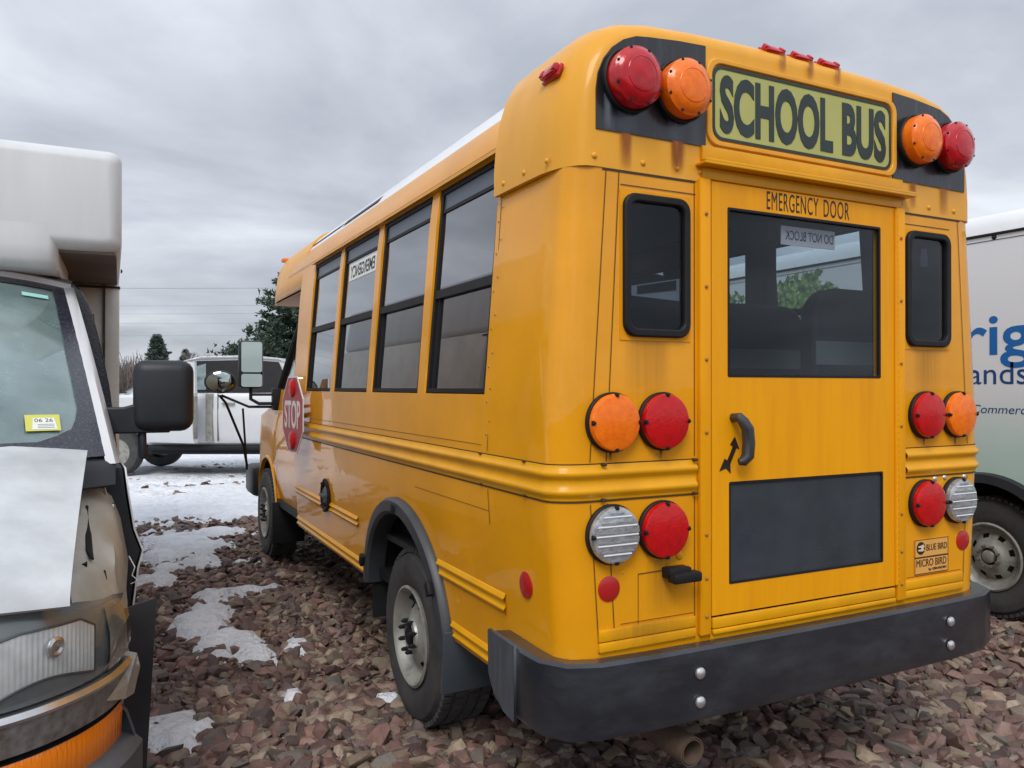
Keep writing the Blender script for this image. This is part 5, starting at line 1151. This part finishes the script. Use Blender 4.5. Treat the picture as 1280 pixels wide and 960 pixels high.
mb = MB(); mb.box((1.6, -.85, 1.35), (3.1, .85, 1.58), .12); mb.box((1.7, -.6, 1.5), (2.4, .5, 1.70), .1); mk('bed_tarp', mb, M['tarp'], pk, local=True)
for x in (-1.72, 2.25):
    for s_ in (-1, 1):
        mb = MB(); mb.lathe([(.24, -.12), (.38, -.13), (.415, -.08), (.415, .08), (.38, .13), (.24, .12)], (x, s_ * .86, .40), (0, s_, 0), 28)
        w = mk('wheel', mb, M['tyre'], pk, local=True); mb = MB(); mb.lathe([(.25, .11), (.22, .09), (.07, .1), (.05, .12), (0, .12)], (x, s_ * .86, .40), (0, s_, 0), 20); mk('rim', mb, M['rim'], w, local=True)
mb = MB(); mb.box((-2.86, -.9, .55), (-2.6, .9, .82), .04); mk('front_bumper', mb, M['chrome'], pk, local=True)

# ================================================================== TREES, WIRES
def pine(name, base, H, rad, label, m_, first=.12, seed=1, dens=1.0, group=None, fs=.16):
    rg = random.Random(seed); t = thing(name, base, 0, label, 'tree', group)
    mb = MB(); mb.tube([(0, 0, 0), (.05, .02, H * .5), (0, 0, H)], [H * .022, H * .014, H * .003], 8); 
    LB = MB(); nl = int(H * 3.4 * dens); z = H * first
    cl_ = MB()
    for i in range(nl):
        f = first + (1 - first) * (i / nl) ** .9; z = H * f; L_ = rad * (1 - f) ** .8 * rg.uniform(.6, 1.12) + .15
        for k in range(rg.randint(3, 5)):
            a = rg.uniform(0, 6.28); d = Vector((math.cos(a), math.sin(a), 0)); up_ = rg.uniform(-.05, .22); Lk = L_ * rg.uniform(.65, 1.1)
            pts = [Vector((0, 0, z)) + d * Lk * q + Z3 * (up_ * Lk * q + .12 * Lk * q * q - .03) for q in (0, .4, .75, 1)]
            mb.tube(pts, [H * .004, H * .003, H * .002, .006], 5, cap=False)
            for j in range(int((7 + Lk * 11) * dens)):
                q = rg.uniform(.22, 1.03); p = Vector((0, 0, z)) + d * Lk * q + Z3 * (up_ * Lk * q + .12 * Lk * q * q)
                p += Vector((rg.gauss(0, .09), rg.gauss(0, .09), rg.gauss(0, .05))) * (Lk * .55 + .2)
                for w_ in range(3):
                    v1 = Vector((rg.gauss(0, 1), rg.gauss(0, 1), rg.gauss(.5, .6))).normalized() * fs * rg.uniform(.7, 1.5); v2 = v1.cross(Vector((rg.gauss(0, 1), rg.gauss(0, 1), rg.gauss(0, 1)))).normalized() * fs * .28
                    cl_.poly([p - v2, p + v2, p + v1])
    mk('trunk', mb, M['trunk'], t, local=True); mk('crown', cl_, m_, t, smooth=0, local=True, dbl=0, recalc=False); return t
def onground(px, d): p = at(px, 475, d); return (p.x, p.y, GZ)
pine('pine_tree', onground(379, 30), 6.3, 4.7, 'tall dark pine standing beside the front of the yellow school bus', M['needles'], seed=3, first=.02, dens=2.6, fs=.15)
pine('pine_tree', onground(196, 62), 5.6, 1.75, 'small round topped pine above the roof of the white pickup', M['needles_far'], seed=21, first=.3, dens=2.4, fs=.24)
pine('spruce_tree', onground(232, 70), 4.9, 1.1, 'tiny pointed spruce between the small pine and the bare tree', M['needles_far'], seed=9, first=.1, dens=1.8, fs=.22)
pine('spruce_tree', onground(291, 66), 5.0, 1.9, 'low dark spruce just left of the bus mirror', M['needles_far'], seed=12, first=.1, dens=1.8, fs=.24)
def bare(name, base, H, label, seed, spread=.55, lv=5, r0=.06):
    rg = random.Random(seed); t = thing(name, base, 0, label, 'tree'); mb = MB(); cr = MB()
    def grow(p, d, L_, r_, n):
        q = p + d * L_; (mb if n == lv else cr).tube([p, (p + q) / 2 + Vector((rg.gauss(0, .03), rg.gauss(0, .03), 0)) * L_, q], [r_, r_ * .85, r_ * .65], 4, cap=False)
        if n == 0: return
        for k in range(rg.randint(2, 4)):
            dd = (d + Vector((rg.gauss(0, spread), rg.gauss(0, spread), rg.gauss(.1, .25)))).normalized(); grow(p + d * L_ * rg.uniform(.6, 1), dd, L_ * rg.uniform(.62, .82), max(r_ * .62, .012), n - 1)
    grow(Vector((0, 0, 0)), Z3, H * .26, r0, lv); mk('trunk', mb, M['twig'], t, local=True); mk('crown', cr, M['twig'], t, local=True, smooth=0); return t
bare('bare_tree', onground(257, 55), 5.3, 'leafless grey tree with fine twigs right of the small pine', 4, lv=6)
# far thicket along the horizon: one mass
mb = MB(); rg = random.Random(77)
for k in range(1500):
    px = rg.uniform(90, 420); d = rg.uniform(75, 95); p = Vector(onground(px, d)); h = rg.uniform(2.4, 4.4) * (1.25 if px < 190 else .9)
    for j in range(3):
        q = p + Vector((rg.gauss(0, .7), rg.gauss(0, .7), h * rg.uniform(.7, 1))); mb.tube([p, (p + q) / 2 + Vector((rg.gauss(0, .2), 0, 0)), q], [.05, .04, .02], 3, cap=False)
tag(mk('thicket', mb, mat('brown thicket', (.13, .105, .095), .9), smooth=0), 'low brown leafless thicket along the horizon', 'thicket', kind='stuff')
for i, (y0, y1, d, lab) in enumerate(((366, 370, 42, 'topmost dark power line crossing the grey sky'), (391, 390, 46, 'power line second from the top in the grey sky'), (401, 400, 46, 'thin power line third from the top in the sky'), (413, 412, 50, 'faint power line fourth from the top in the sky'), (427, 428, 52, 'lowest faint power line just above the trees'))):
    A, B = at(-900, y0 - 10, d), at(900, y1 - 6, d); mb = MB()
    mb.tube([A.lerp(B, t) + Z3 * (-1.2 * 4 * t * (1 - t) * .35 + .42 ) for t in np.linspace(0, 1, 25)], .012 if i == 0 else .007, 5); tag(mk('power_line', mb, M['wire']), lab, 'power line', 'power lines over the yard')

# ================================================================== separate pieces become parts of their own
KEEP = {'lettering', 'seam', 'tyre', 'crown', 'trunk', 'gravel', 'snow', 'thicket', 'ground', 'flutes', 'ribs', 'louvres', 'hinge', 'body_shell', 'seams', 'foliage', 'emblem', 'sticker'}
def split_loose(o):
    bm = bmesh.new(); bm.from_mesh(o.data); bm.verts.ensure_lookup_table(); comp = [-1] * len(bm.verts); boxes = []
    for v in bm.verts:
        if comp[v.index] >= 0: continue
        c = len(boxes); st_ = [v]; comp[v.index] = c; lo = v.co.copy(); hi = v.co.copy()
        while st_:
            q = st_.pop()
            for i in range(3): lo[i] = min(lo[i], q.co[i]); hi[i] = max(hi[i], q.co[i])
            for e_ in q.link_edges:
                w = e_.other_vert(q)
                if comp[w.index] < 0: comp[w.index] = c; st_.append(w)
        boxes.append((lo, hi))
    n = len(boxes); par = list(range(n))
    def find(a):
        while par[a] != a: a = par[a]
        return a
    if 2 <= n <= 60:
        for a in range(n):
            for b in range(a):
                if all(boxes[a][0][i] - .004 <= boxes[b][1][i] and boxes[b][0][i] - .004 <= boxes[a][1][i] for i in range(3)): par[find(a)] = find(b)
        roots = sorted({find(a) for a in range(n)})
        if 2 <= len(roots) <= 32:
            for r_ in roots[1:]:
                b2 = bm.copy(); bmesh.ops.delete(b2, geom=[v for v in b2.verts if find(comp[v.index]) != r_], context='VERTS')
                q = o.copy(); q.data = o.data.copy(); b2.to_mesh(q.data); b2.free(); COL.objects.link(q)
            bmesh.ops.delete(bm, geom=[v for v in bm.verts if find(comp[v.index]) != roots[0]], context='VERTS'); bm.to_mesh(o.data)
    bm.free()
for o in [o for o in COL.objects if o.type == 'MESH' and o.parent and not any(k in o.name for k in KEEP)]:
    if not o.children: split_loose(o)
